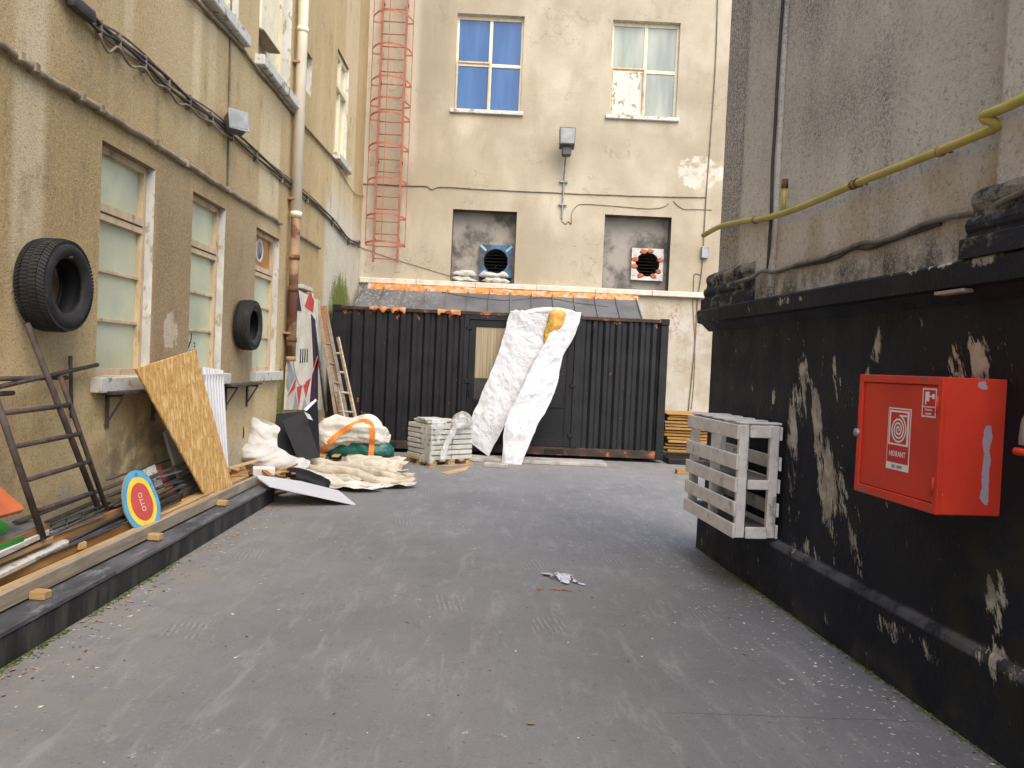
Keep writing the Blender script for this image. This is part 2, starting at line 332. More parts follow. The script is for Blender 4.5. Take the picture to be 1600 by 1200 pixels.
M['ply'] = wood('film_faced_ply', (0.36, 0.19, 0.055), (0.52, 0.30, 0.09), hue=.6, along='x')
M['rack'] = plain('grey_white_washed_timber', (0.60, 0.575, 0.55), .8, .12, 8, .3, 40, dirt=(0.26, 0.235, 0.21), dthr=(.55, .72), dscale=6)
M['rack_shelf'] = plain('dark_weathered_board', (0.14, 0.125, 0.115), .8, .3, 6, .3, 40, dirt=(0.32, 0.30, 0.28), dthr=(.55, .7))
M['rusty'] = plain('dark_rusted_steel', (0.075, 0.056, 0.048), .7, .35, 7, .4, 60, metal=.2, dirt=(0.15, 0.075, 0.035), dthr=(.55, .7), dscale=9)
M['rod'] = plain('grey_scrap_steel', (0.085, 0.078, 0.072), .6, .4, 7, .3, 60, metal=.3, hue=.6, dirt=(0.17, 0.08, 0.04), dthr=(.58, .72), dscale=6)
M['cage'] = plain('faded_red_ladder_paint', (0.36, 0.12, 0.075), .65, .2, 6, .2, 50, dirt=(0.24, 0.10, 0.06), dthr=(.55, .7))
M['tyre'] = plain('tyre_rubber', (0.020, 0.019, 0.019), .72, .3, 9, .2, 80, spec=.35, dirt=(0.07, 0.06, 0.05), dthr=(.55, .75), dscale=6)
M['tyre_inside'] = plain('tyre_liner', (0.014, 0.0135, 0.013), .8, .3, 9, .2, 80)
M['paint_white'] = plain('chipped_white_paint', (0.55, 0.525, 0.46), .7, .12, 7, .4, 30, dirt=(0.28, 0.22, 0.15), dthr=(.53, .62), dscale=7)
M['reveal'] = plain('whitewashed_reveal', (0.54, 0.525, 0.475), .85, .15, 5, .4, 30, dirt=(0.34, 0.28, 0.20), dthr=(.52, .64), dscale=9, st=(1, 1, .5))
M['frame_wood'] = plain('peeling_cream_frame', (0.52, 0.40, 0.25), .7, .15, 9, .3, 40, dirt=(0.28, 0.17, 0.085), dthr=(.55, .7), dscale=7, st=(1, 1, .4))
M['frame_cream'] = plain('old_cream_frame', (0.72, 0.63, 0.43), .6, .08, 7, .2, 40, dirt=(0.36, 0.25, 0.13), dthr=(.62, .72), dscale=9)
M['pane_pale'] = plain('whitened_glass', (0.49, 0.51, 0.345), .22, .10, 1.4, .02, 4, spec=.4, dirt=(0.40, 0.44, 0.36), dthr=(.5, .75), dscale=1.6)
M['pane_grey'] = (lambda m: (m.color(m.mix(m.noise(3, 4, .6, (1, 1, .15)).ss(.3, .7), (0.20, 0.23, 0.19), (0.36, 0.37, 0.29))), m.bump(m.noise(4, 2), .02), m.m)[-1])(Mat('frosted_grey_glass', .22, .5))
M['pane_blue'] = (lambda m: (m.color(m.mix(m.noise(4, 4, .6, (1, 1, .1)).ss(.35, .75), (0.028, 0.085, 0.215), (0.05, 0.125, 0.275))), m.m)[-1])(Mat('blue_glass', .12, .5))  # blue set in the base colour, varied in upright streaks
M['pane_upper'] = plain('pale_upper_glass', (0.62, 0.57, 0.44), .15, .1, 2, .02, 4, spec=.5)
M['dark_glass'] = plain('dark_door_glass', (0.035, 0.032, 0.027), .08, .2, 3, 0, spec=.5)
M['brown_board'] = plain('varnished_board', (0.40, 0.19, 0.055), .5, .2, 6, .1, 40)
M['pvc'] = plain('cream_pvc_pipe', (0.74, 0.66, 0.50), .45, .06, 2, .05, 30, spec=.4, dirt=(0.56, 0.48, 0.34), dthr=(.6, .8))
M['iron_pipe'] = plain('rusted_downpipe', (0.30, 0.19, 0.10), .75, .25, 3, .3, 50, dirt=(0.115, 0.05, 0.028), dthr=(.45, .58), dscale=2.2)
M['cable'] = plain('grey_brown_cable', (0.19, 0.15, 0.105), .75, .3, 8, 0)
M['cable_dark'] = plain('dark_cable', (0.045, 0.04, 0.036), .6, .3, 8, 0)
M['conduit'] = plain('plastered_conduit', (0.26, 0.205, 0.135), .85, .35, 9, .5, 30)
M['gas'] = plain('yellow_gas_pipe', (0.42, 0.36, 0.085), .5, .14, 6, .12, 40, spec=.4, dirt=(0.2, 0.13, 0.05), dthr=(.63, .72), dscale=9)
M['cable_grey'] = plain('grey_cable', (0.16, 0.145, 0.125), .8, .3, 9, .4, 40)
M['galv'] = plain('galvanised_metal', (0.27, 0.27, 0.265), .5, .25, 6, .1, 30, metal=.5)
M['lamp_glass'] = plain('lamp_glass', (0.24, 0.245, 0.22), .12, .2, 5, 0, spec=.6)
M['lamp_body'] = plain('lamp_housing', (0.085, 0.08, 0.075), .5, .2, 6, .05)
M['red_box'] = (lambda m: (m.color(m.mix(((m.noise(9, 5, .7) + m.z.ss(1.69, 1.73) * .12 + m.z.ss(1.15, 1.09) * .07).ss(.64, .70) * .8), m.mix(m.noise(2, 4).ss(.3, .7), (0.50, 0.034, 0.016), (0.62, 0.046, 0.022)), (0.20, 0.10, 0.07))), m.setrough(m.noise(4, 3) * .25 + .33), m.bump(m.noise(14, 3), .06, .01), m.m)[-1])(Mat('hydrant_red', .45, .25))
M['red_box_side'] = (lambda m: (m.color(m.mix((m.noise(9, 5, .7) + m.band(m.y, -.055, -.015, .012) * m.band(m.z, 1.14, 1.52, .04) * .32 + m.band(m.y, -.2, .02, .05) * m.z.ss(1.6, 1.7) * .06).ss(.68, .70), m.mix(m.noise(2, 4).ss(.3, .7), (0.50, 0.036, 0.018), (0.60, 0.048, 0.024)), (0.36, 0.28, 0.33))), m.bump(m.noise(14, 3), .08, .01), m.m)[-1])(Mat('hydrant_red_side', .45, .25))
M['sticker_red'] = plain('sticker_red', (0.50, 0.012, 0.022), .35, .04, 3, 0)
M['sticker_white'] = plain('sticker_white', (0.74, 0.70, 0.71), .4, .04, 3, 0)
M['ink'] = plain('black_ink', (0.03, 0.03, 0.03), .6, .1, 3, 0)
M['concrete'] = plain('pale_concrete', (0.34, 0.32, 0.285), .9, .18, 5, .4, 40, dirt=(0.22, 0.2, 0.17), dthr=(.5, .7))
M['paver'] = plain('grey_paver', (0.46, 0.44, 0.385), .9, .12, 7, .35, 50, hue=.25, dirt=(0.33, 0.31, 0.27), dthr=(.5, .72))
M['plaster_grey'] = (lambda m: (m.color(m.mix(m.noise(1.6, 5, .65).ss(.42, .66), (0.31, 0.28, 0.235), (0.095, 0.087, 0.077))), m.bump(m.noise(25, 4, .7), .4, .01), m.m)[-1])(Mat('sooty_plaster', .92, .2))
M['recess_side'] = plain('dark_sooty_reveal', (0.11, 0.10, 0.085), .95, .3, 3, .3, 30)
M['hole'] = plain('dark_duct', (0.012, 0.011, 0.010), .7, .3, 5, 0)
M['fan_blue'] = plain('blue_fan_plate', (0.05, 0.13, 0.22), .55, .25, 6, .1, 30, dirt=(0.06, 0.06, 0.06), dthr=(.45, .6), dscale=5)
M['fan_light'] = plain('light_blue_stay', (0.22, 0.42, 0.62), .5, .1, 6, 0)
M['fan_white'] = plain('white_fan_plate', (0.50, 0.48, 0.44), .7, .15, 6, .1, 30, dirt=(0.22, 0.13, 0.08), dthr=(.55, .66), dscale=9)
M['foam_orange'] = plain('rust_orange_foam', (0.36, 0.11, 0.045), .9, .3, 9, .6, 30)
M['sandbag'] = fabric('white_woven_sack', (0.46, 0.44, 0.40), (0.46, 0.41, 0.34), (.56, .72), .75, .25, 9, .7)
M['stone_band'] = plain('stained_stone_band', (0.58, 0.52, 0.42), .9, .18, 4, .5, 25, dirt=(0.38, 0.20, 0.09), dthr=(.60, .70), dscale=4)
M['corr_white'] = plain('white_corrugated_sheet', (0.55, 0.545, 0.54), .5, .05, 3, .05, 30)
M['grey_board'] = plain('grey_plank', (0.28, 0.245, 0.215), .8, .2, 5, .3, 40, st=(1, 1, .1))
M['orange_board'] = plain('orange_red_board', (0.50, 0.13, 0.045), .6, .15, 4, .1, 40)
M['green'] = plain('green_plastic', (0.02, 0.20, 0.03), .45, .2, 5, .05)
M['green_dark'] = plain('dark_green_film', (0.012, 0.10, 0.075), .35, .25, 5, .3, 14, spec=.45)
M['strap'] = plain('orange_webbing', (0.72, 0.23, 0.04), .75, .12, 20, .2, 120)
M['disc_blue'] = plain('disc_blue_paint', (0.09, 0.30, 0.46), .6, .18, 9, .2, 40, dirt=(0.06, 0.16, 0.5), dthr=(.58, .66), dscale=12)
M['disc_yellow'] = plain('disc_yellow_paint', (0.72, 0.54, 0.045), .6, .1, 9, .1, 40)
M['disc_red'] = plain('disc_red_paint', (0.48, 0.075, 0.06), .6, .1, 9, .1, 40)
M['disc_back'] = plain('disc_backing', (0.30, 0.22, 0.15), .8)
M['white_chalk'] = plain('pale_lettering', (0.62, 0.52, 0.45), .7, .1, 9, 0)
M['styro'] = plain('pale_foam_block', (0.62, 0.60, 0.55), .9, .1, 9, .4, 30)
M['mural_white'] = plain('mural_cream', (0.60, 0.54, 0.42), .85, .14, 4, .4, 30, dirt=(0.42, 0.37, 0.30), dthr=(.55, .7), dscale=8)
M['mural_grey'] = plain('mural_grey', (0.30, 0.30, 0.29), .85, .2, 4, .3, 30)
M['mural_red'] = plain('mural_red', (0.52, 0.06, 0.055), .8, .2, 4, .3, 30)
M['mural_purple'] = plain('mural_purple', (0.05, 0.022, 0.042), .8, .2, 4, .3, 30)
M['leaf'] = plain('dry_leaf', (0.30, 0.21, 0.12), .85, .4, 30, 0)
M['chips'] = plain('pale_chips', (0.55, 0.52, 0.46), .85, .3, 30, 0)
M['crumbs'] = plain('dark_crumbs', (0.06, 0.05, 0.042), .85, .3, 30, 0)
M['moss'] = plain('moss_green', (0.085, 0.11, 0.02), .95, .4, 30, .4, 60)
M['bag_plastic'] = plain('thin_grey_plastic_bag', (0.50, 0.51, 0.58), .25, .15, 9, .3, 30, spec=.5)
M['brick_red'] = plain('crushed_brick', (0.36, 0.11, 0.06), .9, .3, 20, .3, 60)
def mat_film():
    m = Mat('stretch_film', .38, .4); m.color((0.58, 0.57, 0.53)); m.b.inputs['Transmission Weight'].default_value = .0
    m.nt.links.new((m.noise(10, 5, .7, (1, 1, .5)).ss(.3, .75) * .55 + .22).k, m.b.inputs['Alpha']); m.bump(m.noise(16, 4, .7, (1, 1, .5)), .7, .02); return m.m
M['film'] = mat_film()

M['lintel'] = plain('brown_soffit_shade', (0.20, 0.145, 0.09), .92, .2, 5, .4, 50)  # brown darkened to carry the shade on undersides of window heads and sash
# ------------------------------------------------------------------ mesh helpers
WM = {}
def thing(name, label, cat, loc=(0, 0, 0), group=None, Mx=None):
    o = bpy.data.objects.new(name, None); COL.objects.link(o); o.empty_display_size = .2
    o.matrix_world = Mx if Mx is not None else Matrix.Translation(Vector(loc)); WM[o.name] = o.matrix_world.copy()
    o['label'] = label; o['category'] = cat
    if group: o['group'] = group
    return o
def tag(o, label=None, cat=None, group=None, kind=None):
    for k, v in (('label', label), ('category', cat), ('group', group), ('kind', kind)):
        if v: o[k] = v
    return o
def mk(name, V, F, mat, parent=None, Mx=None, smooth=False, mats=None, fm=None):
    """one mesh object; V in world space, or in the frame Mx when given"""
    V = [Vector(v) for v in V]
    if Mx is None:
        if parent is not None: base = WM[parent.name].translation.copy()
        else:
            xs, ys, zs = zip(*V); base = Vector(((min(xs) + max(xs)) / 2, (min(ys) + max(ys)) / 2, min(zs)))
        Mx = Matrix.Translation(base); V = [v - base for v in V]
    me = bpy.data.meshes.new(name); me.from_pydata([tuple(v) for v in V], [], F)
    bm = bmesh.new(); bm.from_mesh(me); bmesh.ops.recalc_face_normals(bm, faces=bm.faces); bm.to_mesh(me); bm.free()
    me.materials.append(mat)
    if mats:
        for k in mats: me.materials.append(k)
        if fm:
            for p, i in zip(me.polygons, fm): p.material_index = i
    if smooth:
        for p in me.polygons: p.use_smooth = True
    o = bpy.data.objects.new(name, me); COL.objects.link(o)
    if parent is not None:
        o.parent = parent; o.matrix_local = WM[parent.name].inverted() @ Mx
    else: o.matrix_world = Mx
    WM[o.name] = Mx.copy()
    return o
def mkbm(name, bm, mat, parent=None, Mx=None, smooth=False):
    bm.verts.index_update(); V = [v.co.copy() for v in bm.verts]; F = [[v.index for v in f.verts] for f in bm.faces]; bm.free()
    return mk(name, V, F, mat, parent, Mx, smooth)
def boxVF(lo, hi, bev=0.0, seg=1):
    bm = bmesh.new(); bmesh.ops.create_cube(bm, size=1.0)
    lo, hi = Vector(lo), Vector(hi); c, s = (lo + hi) / 2, hi - lo
    for v in bm.verts: v.co = Vector((v.co.x * s.x, v.co.y * s.y, v.co.z * s.z)) + c
    if bev: bmesh.ops.bevel(bm, geom=list(bm.edges), offset=min(bev, min(abs(s.x), abs(s.y), abs(s.z)) * .45), segments=seg, affect='EDGES', profile=.6)
    bm.verts.index_update(); V = [v.co.copy() for v in bm.verts]; F = [[v.index for v in f.verts] for f in bm.faces]; bm.free(); return V, F
def box(name, lo, hi, mat, parent=None, Mx=None, bev=.004):
    V, F = boxVF(lo, hi, bev); return mk(name, V, F, mat, parent, Mx)
class MB:
    def __init__(s): s.V, s.F = [], []
    def add(s, V, F): n = len(s.V); s.V += [Vector(v) for v in V]; s.F += [[i + n for i in f] for f in F]; return s
    def box(s, lo, hi, bev=.0): return s.add(*boxVF(lo, hi, bev))
    def build(s, name, mat, parent=None, Mx=None, smooth=False): return mk(name, s.V, s.F, mat, parent, Mx, smooth)
def smoothpath(P, k=4):
    P = [Vector(p) for p in P]
    if len(P) < 3: return P
    out = []
    for i in range(len(P) - 1):
        p0, p1, p2, p3 = P[max(i - 1, 0)], P[i], P[i + 1], P[min(i + 2, len(P) - 1)]
        for j in range(k):
            t = j / k
            out.append(.5 * ((2 * p1) + (p2 - p0) * t + (2 * p0 - 5 * p1 + 4 * p2 - p3) * t * t + (3 * p1 - p0 - 3 * p2 + p3) * t ** 3))
    out.append(P[-1]); return out
def tubeVF(P, r, n=8, cap=True):
    P = [Vector(p) for p in P]; V, F = [], []
    rr = r if isinstance(r, (list, tuple)) else [r] * len(P)
    ref = None
    for i, p in enumerate(P):
        t = (P[min(i + 1, len(P) - 1)] - P[max(i - 1, 0)]).normalized()
        if ref is None: ref = t.orthogonal().normalized()
        a = (ref - t * ref.dot(t))
        a = a.normalized() if a.length > 1e-6 else t.orthogonal().normalized()
        ref = a; b = t.cross(a)
        for k in range(n):
            an = 2 * math.pi * k / n; V.append(p + (a * math.cos(an) + b * math.sin(an)) * rr[i])
    for i in range(len(P) - 1):
        for k in range(n): F.append([i * n + k, i * n + (k + 1) % n, (i + 1) * n + (k + 1) % n, (i + 1) * n + k])
    if cap: F.append(list(range(n))[::-1]); F.append([(len(P) - 1) * n + k for k in range(n)])
    return V, F
def tube(name, P, r, mat, parent=None, n=8, Mx=None, smooth=True): V, F = tubeVF(P, r, n); return mk(name, V, F, mat, parent, Mx, smooth)
def barM(a, b, up=Vector((0, 0, 1))):
    a, b = Vector(a), Vector(b); y = (b - a).normalized(); x = y.cross(up)
    x = x.normalized() if x.length > 1e-5 else Vector((1, 0, 0)); z = x.cross(y)
    return Matrix(((x.x, y.x, z.x, a.x), (x.y, y.y, z.y, a.y), (x.z, y.z, z.z, a.z), (0, 0, 0, 1))), (b - a).length
def bar(name, a, b, w, h, mat, parent=None, bev=.004, up=Vector((0, 0, 1))):
    """rectangular bar from a to b in its own frame (y along the bar)"""
    Mx, ln = barM(a, b, up); V, F = boxVF((-w / 2, 0, -h / 2), (w / 2, ln, h / 2), bev); return mk(name, V, F, mat, parent, Mx)
def slab(name, pts, th, mat, parent=None, frame=True, bev=0.0, flip=1, sub=0, bend=0.0):
    """flat board through points (3D), extruded by th along its normal"""
    P = [Vector(p) for p in pts]; n = Vector((0, 0, 0)); c = sum(P, Vector()) / len(P)
    for i in range(len(P)): n += (P[i] - c).cross(P[(i + 1) % len(P)] - c)
    n.normalize(); n *= flip
    z = (Vector((0, 0, 1)) - n * n.z); z = z.normalized() if z.length > 1e-3 else Vector((0, 1, 0)); x = z.cross(n)
    base = min(P, key=lambda p: p.z)
    Mx = Matrix(((x.x, n.x, z.x, base.x), (x.y, n.y, z.y, base.y), (x.z, n.z, z.z, base.z), (0, 0, 0, 1)))
    q = [((p - base).dot(x), (p - base).dot(z)) for p in P]; k = len(q)
    V = [(a, 0, b) for a, b in q] + [(a, th, b) for a, b in q]
    F = [list(range(k)), [i + k for i in range(k)][::-1]] + [[i, (i + 1) % k, (i + 1) % k + k, i + k] for i in range(k)]
    bm = bmesh.new(); vs = [bm.verts.new(v) for v in V]
    for f in F: bm.faces.new([vs[i] for i in f])
    bmesh.ops.recalc_face_normals(bm, faces=bm.faces)
    if bev: bmesh.ops.bevel(bm, geom=list(bm.edges), offset=bev, segments=1, affect='EDGES')
    return mkbm(name, bm, mat, parent, Mx)
def wallVF(u0, u1, v0, v1, holes, depth, f):
    """flat wall with rectangular openings and their reveals; f(u, v, d) -> point"""
    us = sorted({u0, u1, *[h[0] for h in holes], *[h[1] for h in holes]}); vs = sorted({v0, v1, *[h[2] for h in holes], *[h[3] for h in holes]})
    V, F = [], []
    def q(*p): n = len(V); V.extend(p); F.append([n, n + 1, n + 2, n + 3])
    for a, b in zip(us, us[1:]):
        for c, d in zip(vs, vs[1:]):
            mu, mv = (a + b) / 2, (c + d) / 2
            if any(h[0] < mu < h[1] and h[2] < mv < h[3] for h in holes): continue
            q(f(a, c, 0), f(b, c, 0), f(b, d, 0), f(a, d, 0))
    W, G = [], []
    for h in holes:
        a, b, c, d = h[:4]; dp = h[4] if len(h) > 4 else depth
        for (p, r) in (((a, c), (b, c)), ((b, c), (b, d)), ((b, d), (a, d)), ((a, d), (a, c))):
            n = len(W); W += [f(*p, 0), f(*r, 0), f(*r, dp), f(*p, dp)]; G.append([n, n + 1, n + 2, n + 3])
    return V, F, W, G
def fbm(p, s, o=3):
    p = Vector(p) * s; v, a = 0, 1
    for _ in range(o): v += a * noise.noise(p); p = p * 2.03 + Vector((7.1, 3.3, 1.7)); a *= .5
    return v
def crease(p, s, o=3):   # sharp folds
    p = Vector(p) * s; v, a = 0, 1
    for _ in range(o): v += a * (.35 - abs(noise.noise(p))); p = p * 1.9 + Vector((3.1, 9.3, 4.7)); a *= .55
    return v
def loft(name, A, Bq, depth, mat, parent=None, n=22, k=5, wr=.03, ws=4.0, seed=0, cap=.3, st=(1, 1, 1), fold=True):
    """a closed, wrinkled soft body between two edge lines (3D points); depth = thickness ratio across the view"""
    A, Bq = smoothpath(A, k), smoothpath(Bq, k); m = min(len(A), len(Bq)); V, F = [], []
    cs = [(A[i] + Bq[i]) / 2 for i in range(m)]
    for i in range(m):
        h = (A[i] - Bq[i]) / 2; t = (cs[min(i + 1, m - 1)] - cs[max(i - 1, 0)]).normalized()
        w = h.cross(t); w = w.normalized() * h.length * depth if w.length > 1e-6 else Vector((0, -.05, 0))
        e = min(i, m - 1 - i) / max(1, (m - 1)); sc = 1 - cap * max(0, 1 - e * 7) ** 2
        for j in range(n):
            an = 2 * math.pi * j / n; ca, sa = math.cos(an), math.sin(an)
            ca = math.copysign(abs(ca) ** .8, ca); sa = math.copysign(abs(sa) ** .8, sa)
            off = (h * ca + w * sa) * sc; p = cs[i] + off
            q = Vector((p.x * st[0], p.y * st[1], p.z * st[2])) + Vector((seed * 3.7, seed * 1.3, 0))
            d = (crease(q, ws) if fold else fbm(q, ws)) * wr
            V.append(p + off.normalized() * d)
    for i in range(m - 1):
        for j in range(n): F.append([i * n + j, i * n + (j + 1) % n, (i + 1) * n + (j + 1) % n, (i + 1) * n + j])
    F.append(list(range(n))[::-1]); F.append([(m - 1) * n + j for j in range(n)])
    return mk(name, V, F, mat, parent, smooth=True)
def cloth(o, frames=28, pin=None, colliders=(), shrink=0.0, bend=.6, tension=20, selfc=False, grav=1.0, mass=.25, ground=True, air=1.5, sub=1, post=None):
    """let a sheet fall, crumple and settle; the settled mesh replaces the flat one"""
    Mo = WM[o.name]; tmp = []
    def coll(V, F):
        me = bpy.data.meshes.new('c'); me.from_pydata([tuple(v) for v in V], [], F); c = bpy.data.objects.new('c', me); COL.objects.link(c)
        c.modifiers.new('Collision', 'COLLISION'); c.collision.thickness_outer = .012; c.collision.cloth_friction = 12; tmp.append(c)
    if ground: coll(*boxVF((-6, -2, -.5), (6, 20, .004)))
    for V, F in colliders: coll(V, F)
    md = o.modifiers.new('Cloth', 'CLOTH'); st_ = md.settings; st_.quality = 5; st_.mass = mass; st_.air_damping = air
    st_.tension_stiffness = st_.compression_stiffness = tension; st_.shear_stiffness = tension * .5; st_.bending_stiffness = bend; st_.effector_weights.gravity = grav
    st_.shrink_min = shrink
    md.collision_settings.use_self_collision = selfc; md.collision_settings.distance_min = .012; md.collision_settings.self_distance_min = .01; md.collision_settings.collision_quality = 3
    if pin:
        vg = o.vertex_groups.new(name='pin'); vg.add(list(pin), 1.0, 'REPLACE'); st_.vertex_group_mass = 'pin'; st_.pin_stiffness = 1
    md.point_cache.frame_start = 1; md.point_cache.frame_end = frames
    scene.frame_start, scene.frame_end = 1, frames
    for f in range(1, frames + 1): scene.frame_set(f)
    dg = bpy.context.evaluated_depsgraph_get(); ev = o.evaluated_get(dg); me = bpy.data.meshes.new_from_object(ev)
    old = o.data; o.modifiers.clear(); o.vertex_groups.clear(); o.data = me; bpy.data.meshes.remove(old)
    for c in tmp: m_ = c.data; bpy.data.objects.remove(c); bpy.data.meshes.remove(m_)
    scene.frame_set(1)
    if post:
        me = o.data; nm = [v.normal.copy() for v in me.vertices]
        for v, nn_ in zip(me.vertices, nm):
            q = Mo @ v.co; v.co += nn_ * post[0] * (crease(q, post[1], 2) - .1); w_ = Mo @ v.co
            if ground and w_.z < .006: v.co.z += .006 - w_.z
    for p in o.data.polygons: p.use_smooth = True
    if sub: sm = o.modifiers.new('Subdivision', 'SUBSURF'); sm.levels = sub; sm.render_levels = sub
    return o
def deflate(name, A, Bq, depth, mat, parent=None, n=56, k=10, wr=.04, ws=5, seed=0, core=.8, ridge=.25, frames=20, shrink=-.25, bend=.05, tension=15, along=.8):
    """a soft bundle: a loose skin settling over a ridged core"""
    o = loft(name, A, Bq, depth, mat, parent, n=n, k=k, wr=wr, ws=ws, seed=seed)
    c = loft('core', A, Bq, depth, mat, n=44, k=6, wr=0, seed=seed); nn = 44
    V = [WM[c.name] @ v.co for v in c.data.vertices]; F = [list(p.vertices) for p in c.data.polygons]; V2 = []
    for i in range(len(V) // nn):
        cc = sum(V[i * nn:(i + 1) * nn], Vector()) / nn
        for j, v in enumerate(V[i * nn:(i + 1) * nn]):
            an = 2 * math.pi * j / nn; q = Vector((i * .05 * along + seed, math.cos(an) * 1.1, math.sin(an) * 1.1)); V2.append(cc + (v - cc) * core * (1 + ridge * crease(q, 2.2, 2)) + Vector((0, 0, -.02)))
    me = c.data; bpy.data.objects.remove(c); bpy.data.meshes.remove(me)
    return cloth(o, frames, colliders=[(V2, F)], shrink=shrink, bend=bend, tension=tension, post=(.010, 5.0))
def lathe(name, prof, mat, parent, Mx, n=40):
    V, F = [], []; k = len(prof)
    for i in range(n):
        a = 2 * math.pi * i / n
        for r, y in prof: V.append((r * math.cos(a), y, r * math.sin(a)))
    for i in range(n):
        for j in range(k): F.append([i * k + j, i * k + (j + 1) % k, ((i + 1) % n) * k + (j + 1) % k, ((i + 1) % n) * k + j])
    return mk(name, V, F, mat, parent, Mx, smooth=True)
def text(name, s, size, mat, parent, Mx, ext=.0008, sx=1.0):
    cu = bpy.data.curves.new(name, 'FONT'); cu.body = s; cu.size = size; cu.align_x = 'CENTER'; cu.align_y = 'CENTER'; cu.extrude = ext
    t = bpy.data.objects.new(name, cu); COL.objects.link(t)
    dg = bpy.context.evaluated_depsgraph_get(); me = bpy.data.meshes.new_from_object(t.evaluated_get(dg))
    V = [(v.co.x * sx, v.co.y, v.co.z) for v in me.vertices]; F = [list(p.vertices) for p in me.polygons]
    bpy.data.objects.remove(t); bpy.data.curves.remove(cu); bpy.data.meshes.remove(me)
    return mk(name, V, F, mat, parent, Mx)

# ================================================================== SETTING: ground and kerb
gr = mk('ground', [(-60, -60, 0), (60, -60, 0), (60, 80, 0), (-60, 80, 0)], [[0, 1, 2, 3]], M['ground'], Mx=Matrix.Identity(4)); tag(gr, kind='structure')
KX, KZ, KY1 = -2.52, .20, 8.86
kerb = thing('kerb', 'black slate-topped kerb ledge carrying the timber scrap', 'kerb', (KX, 3, 0)); 
box('kerb_face', (XL + .01, -4, 0), (KX, KY1, KZ - .035), M['kerb_face'], kerb, bev=.008)
yy = -4.0; i = 0
while yy < KY1:
    ln = 1.28 + .1 * rnd.random(); y1 = min(yy + ln, KY1 + .012)
    o = box('cap_slab', (XL + .012, yy + .004, KZ - .033), (KX + .012 + rnd.uniform(-.006, .006), y1 - .004, KZ + rnd.uniform(-.003, .004)), M['kerb'], kerb, bev=.007); yy = y1
del kerb['label'], kerb['category']; kerb['kind'] = 'structure'

# ================================================================== LEFT BUILDING
lb = thing('stucco_building', 'brown stucco building with three tall pale-paned windows at ground level', 'building', (XL, 8, 0))
def Lf(u, v, d): return Vector((XL - d, u, v))
w1 = (L(160, 217).y, L(243, 262).y); w2 = (L(302, 298).y, L(353, 325).y); w3 = (L(401, 355).y, L(437, 373).y)
ZT, ZS = 3.30, 1.46
holes = [(w[0], w[1], ZS, ZT, .16) for w in (w1, w2, w3)]
u1 = (L(250, 0).y * .0 + L(372, 40).y - 1.0, L(372, 40).y, L(372, 50).z, 8.6, .16)
u2 = (L(403, 90).y, L(452, 150).y, L(405, 92).z, 8.6, .2)
u3 = (L(461, 140).y, L(486, 150).y, L(484, 150).z, L(484, 86).z, .2)
u4 = (L(522, 240).y, L(540, 262).y, L(522, 238).z, L(522, 62).z, .12)
holes += [u1, u2, u3, u4]
V, F, W, G = wallVF(-6, 17.35, 0, 10.5, holes, .16, Lf)
mk('wall', V, F, M['left'], lb, Mx=Matrix.Translation((XL, 0, 0)) if False else None)
WL = lb
lw = [o for o in lb.children][-1]
# wall stains are laid out in yard metres: give the wall mesh the yard's own frame
lw.data.transform(Matrix.Translation(WM[lb.name].translation)); lw.matrix_local = Matrix.Translation(-WM[lb.name].translation)
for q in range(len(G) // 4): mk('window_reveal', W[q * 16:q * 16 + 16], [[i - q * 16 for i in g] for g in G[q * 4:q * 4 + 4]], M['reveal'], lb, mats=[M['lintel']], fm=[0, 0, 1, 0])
def left_window(w, name_mats, top=True, z0=ZS, z1=ZT):
    a, b = w; fr = thing_part = None
    mb = MB(); d0, d1 = XL - .155, XL - .075; t = .055
    mb.box((d0, a, z0), (d1, a + t, z1)); mb.box((d0, b - t, z0), (d1, b, z1))
    mb.box((d0, a + t, z1 - t), (d1, b - t, z1)); mb.box((d0, a + t, z0), (d1, b - t, z0 + t))
    zt = z0 + (z1 - z0) * .735
    mb.box((d0, a + t, zt - .035), (d1 + .012, b - t, zt + .03)); mb.box((d0, a + t, zt - .10), (d1 + .002, b - t, zt - .05))
    win = mb.build('window', M['frame_wood'], lb)
    hs = (zt - .10 - z0 - t) / 3; z = z0 + t
    for k in range(3):
        box('pane', (XL - .128, a + t, z + (.014 if k else 0)), (XL - .122, b - t, z + hs - (.014 if k < 2 else -.02)), name_mats[0], win, bev=0)
        if k: box('glazing_bar', (XL - .135, a + t, z - .014), (XL - .095, b - t, z + .014), M['frame_wood'], win, bev=.002)
        z += hs
    box('pane', (XL - .128, a + t, zt + .03), (XL - .122, b - t, z1 - t), name_mats[1], win, bev=0)
    return win
wn1 = left_window(w1, (M['pane_pale'], M['pane_pale'])); wn2 = left_window(w2, (M['pane_pale'], M['pane_pale'])); wn3 = left_window(w3, (M['pane_pale'], M['brown_board']))
# round vent in the board of the third window
vc = PX(406, 392, XL - .11); Mv = Matrix.Translation(vc) @ Matrix.Rotation(rad(-90), 4, 'Z')
lathe('round_vent', [(.12, 0), (.12, -.05), (.16, -.05), (.16, 0)], M['paint_white'], wn3, Mv, 28)
lathe('vent_hole', [(.002, -.01), (.118, -.01), (.118, -.03), (.002, -.03)], M['plaster_grey'], wn3, Mv, 24)
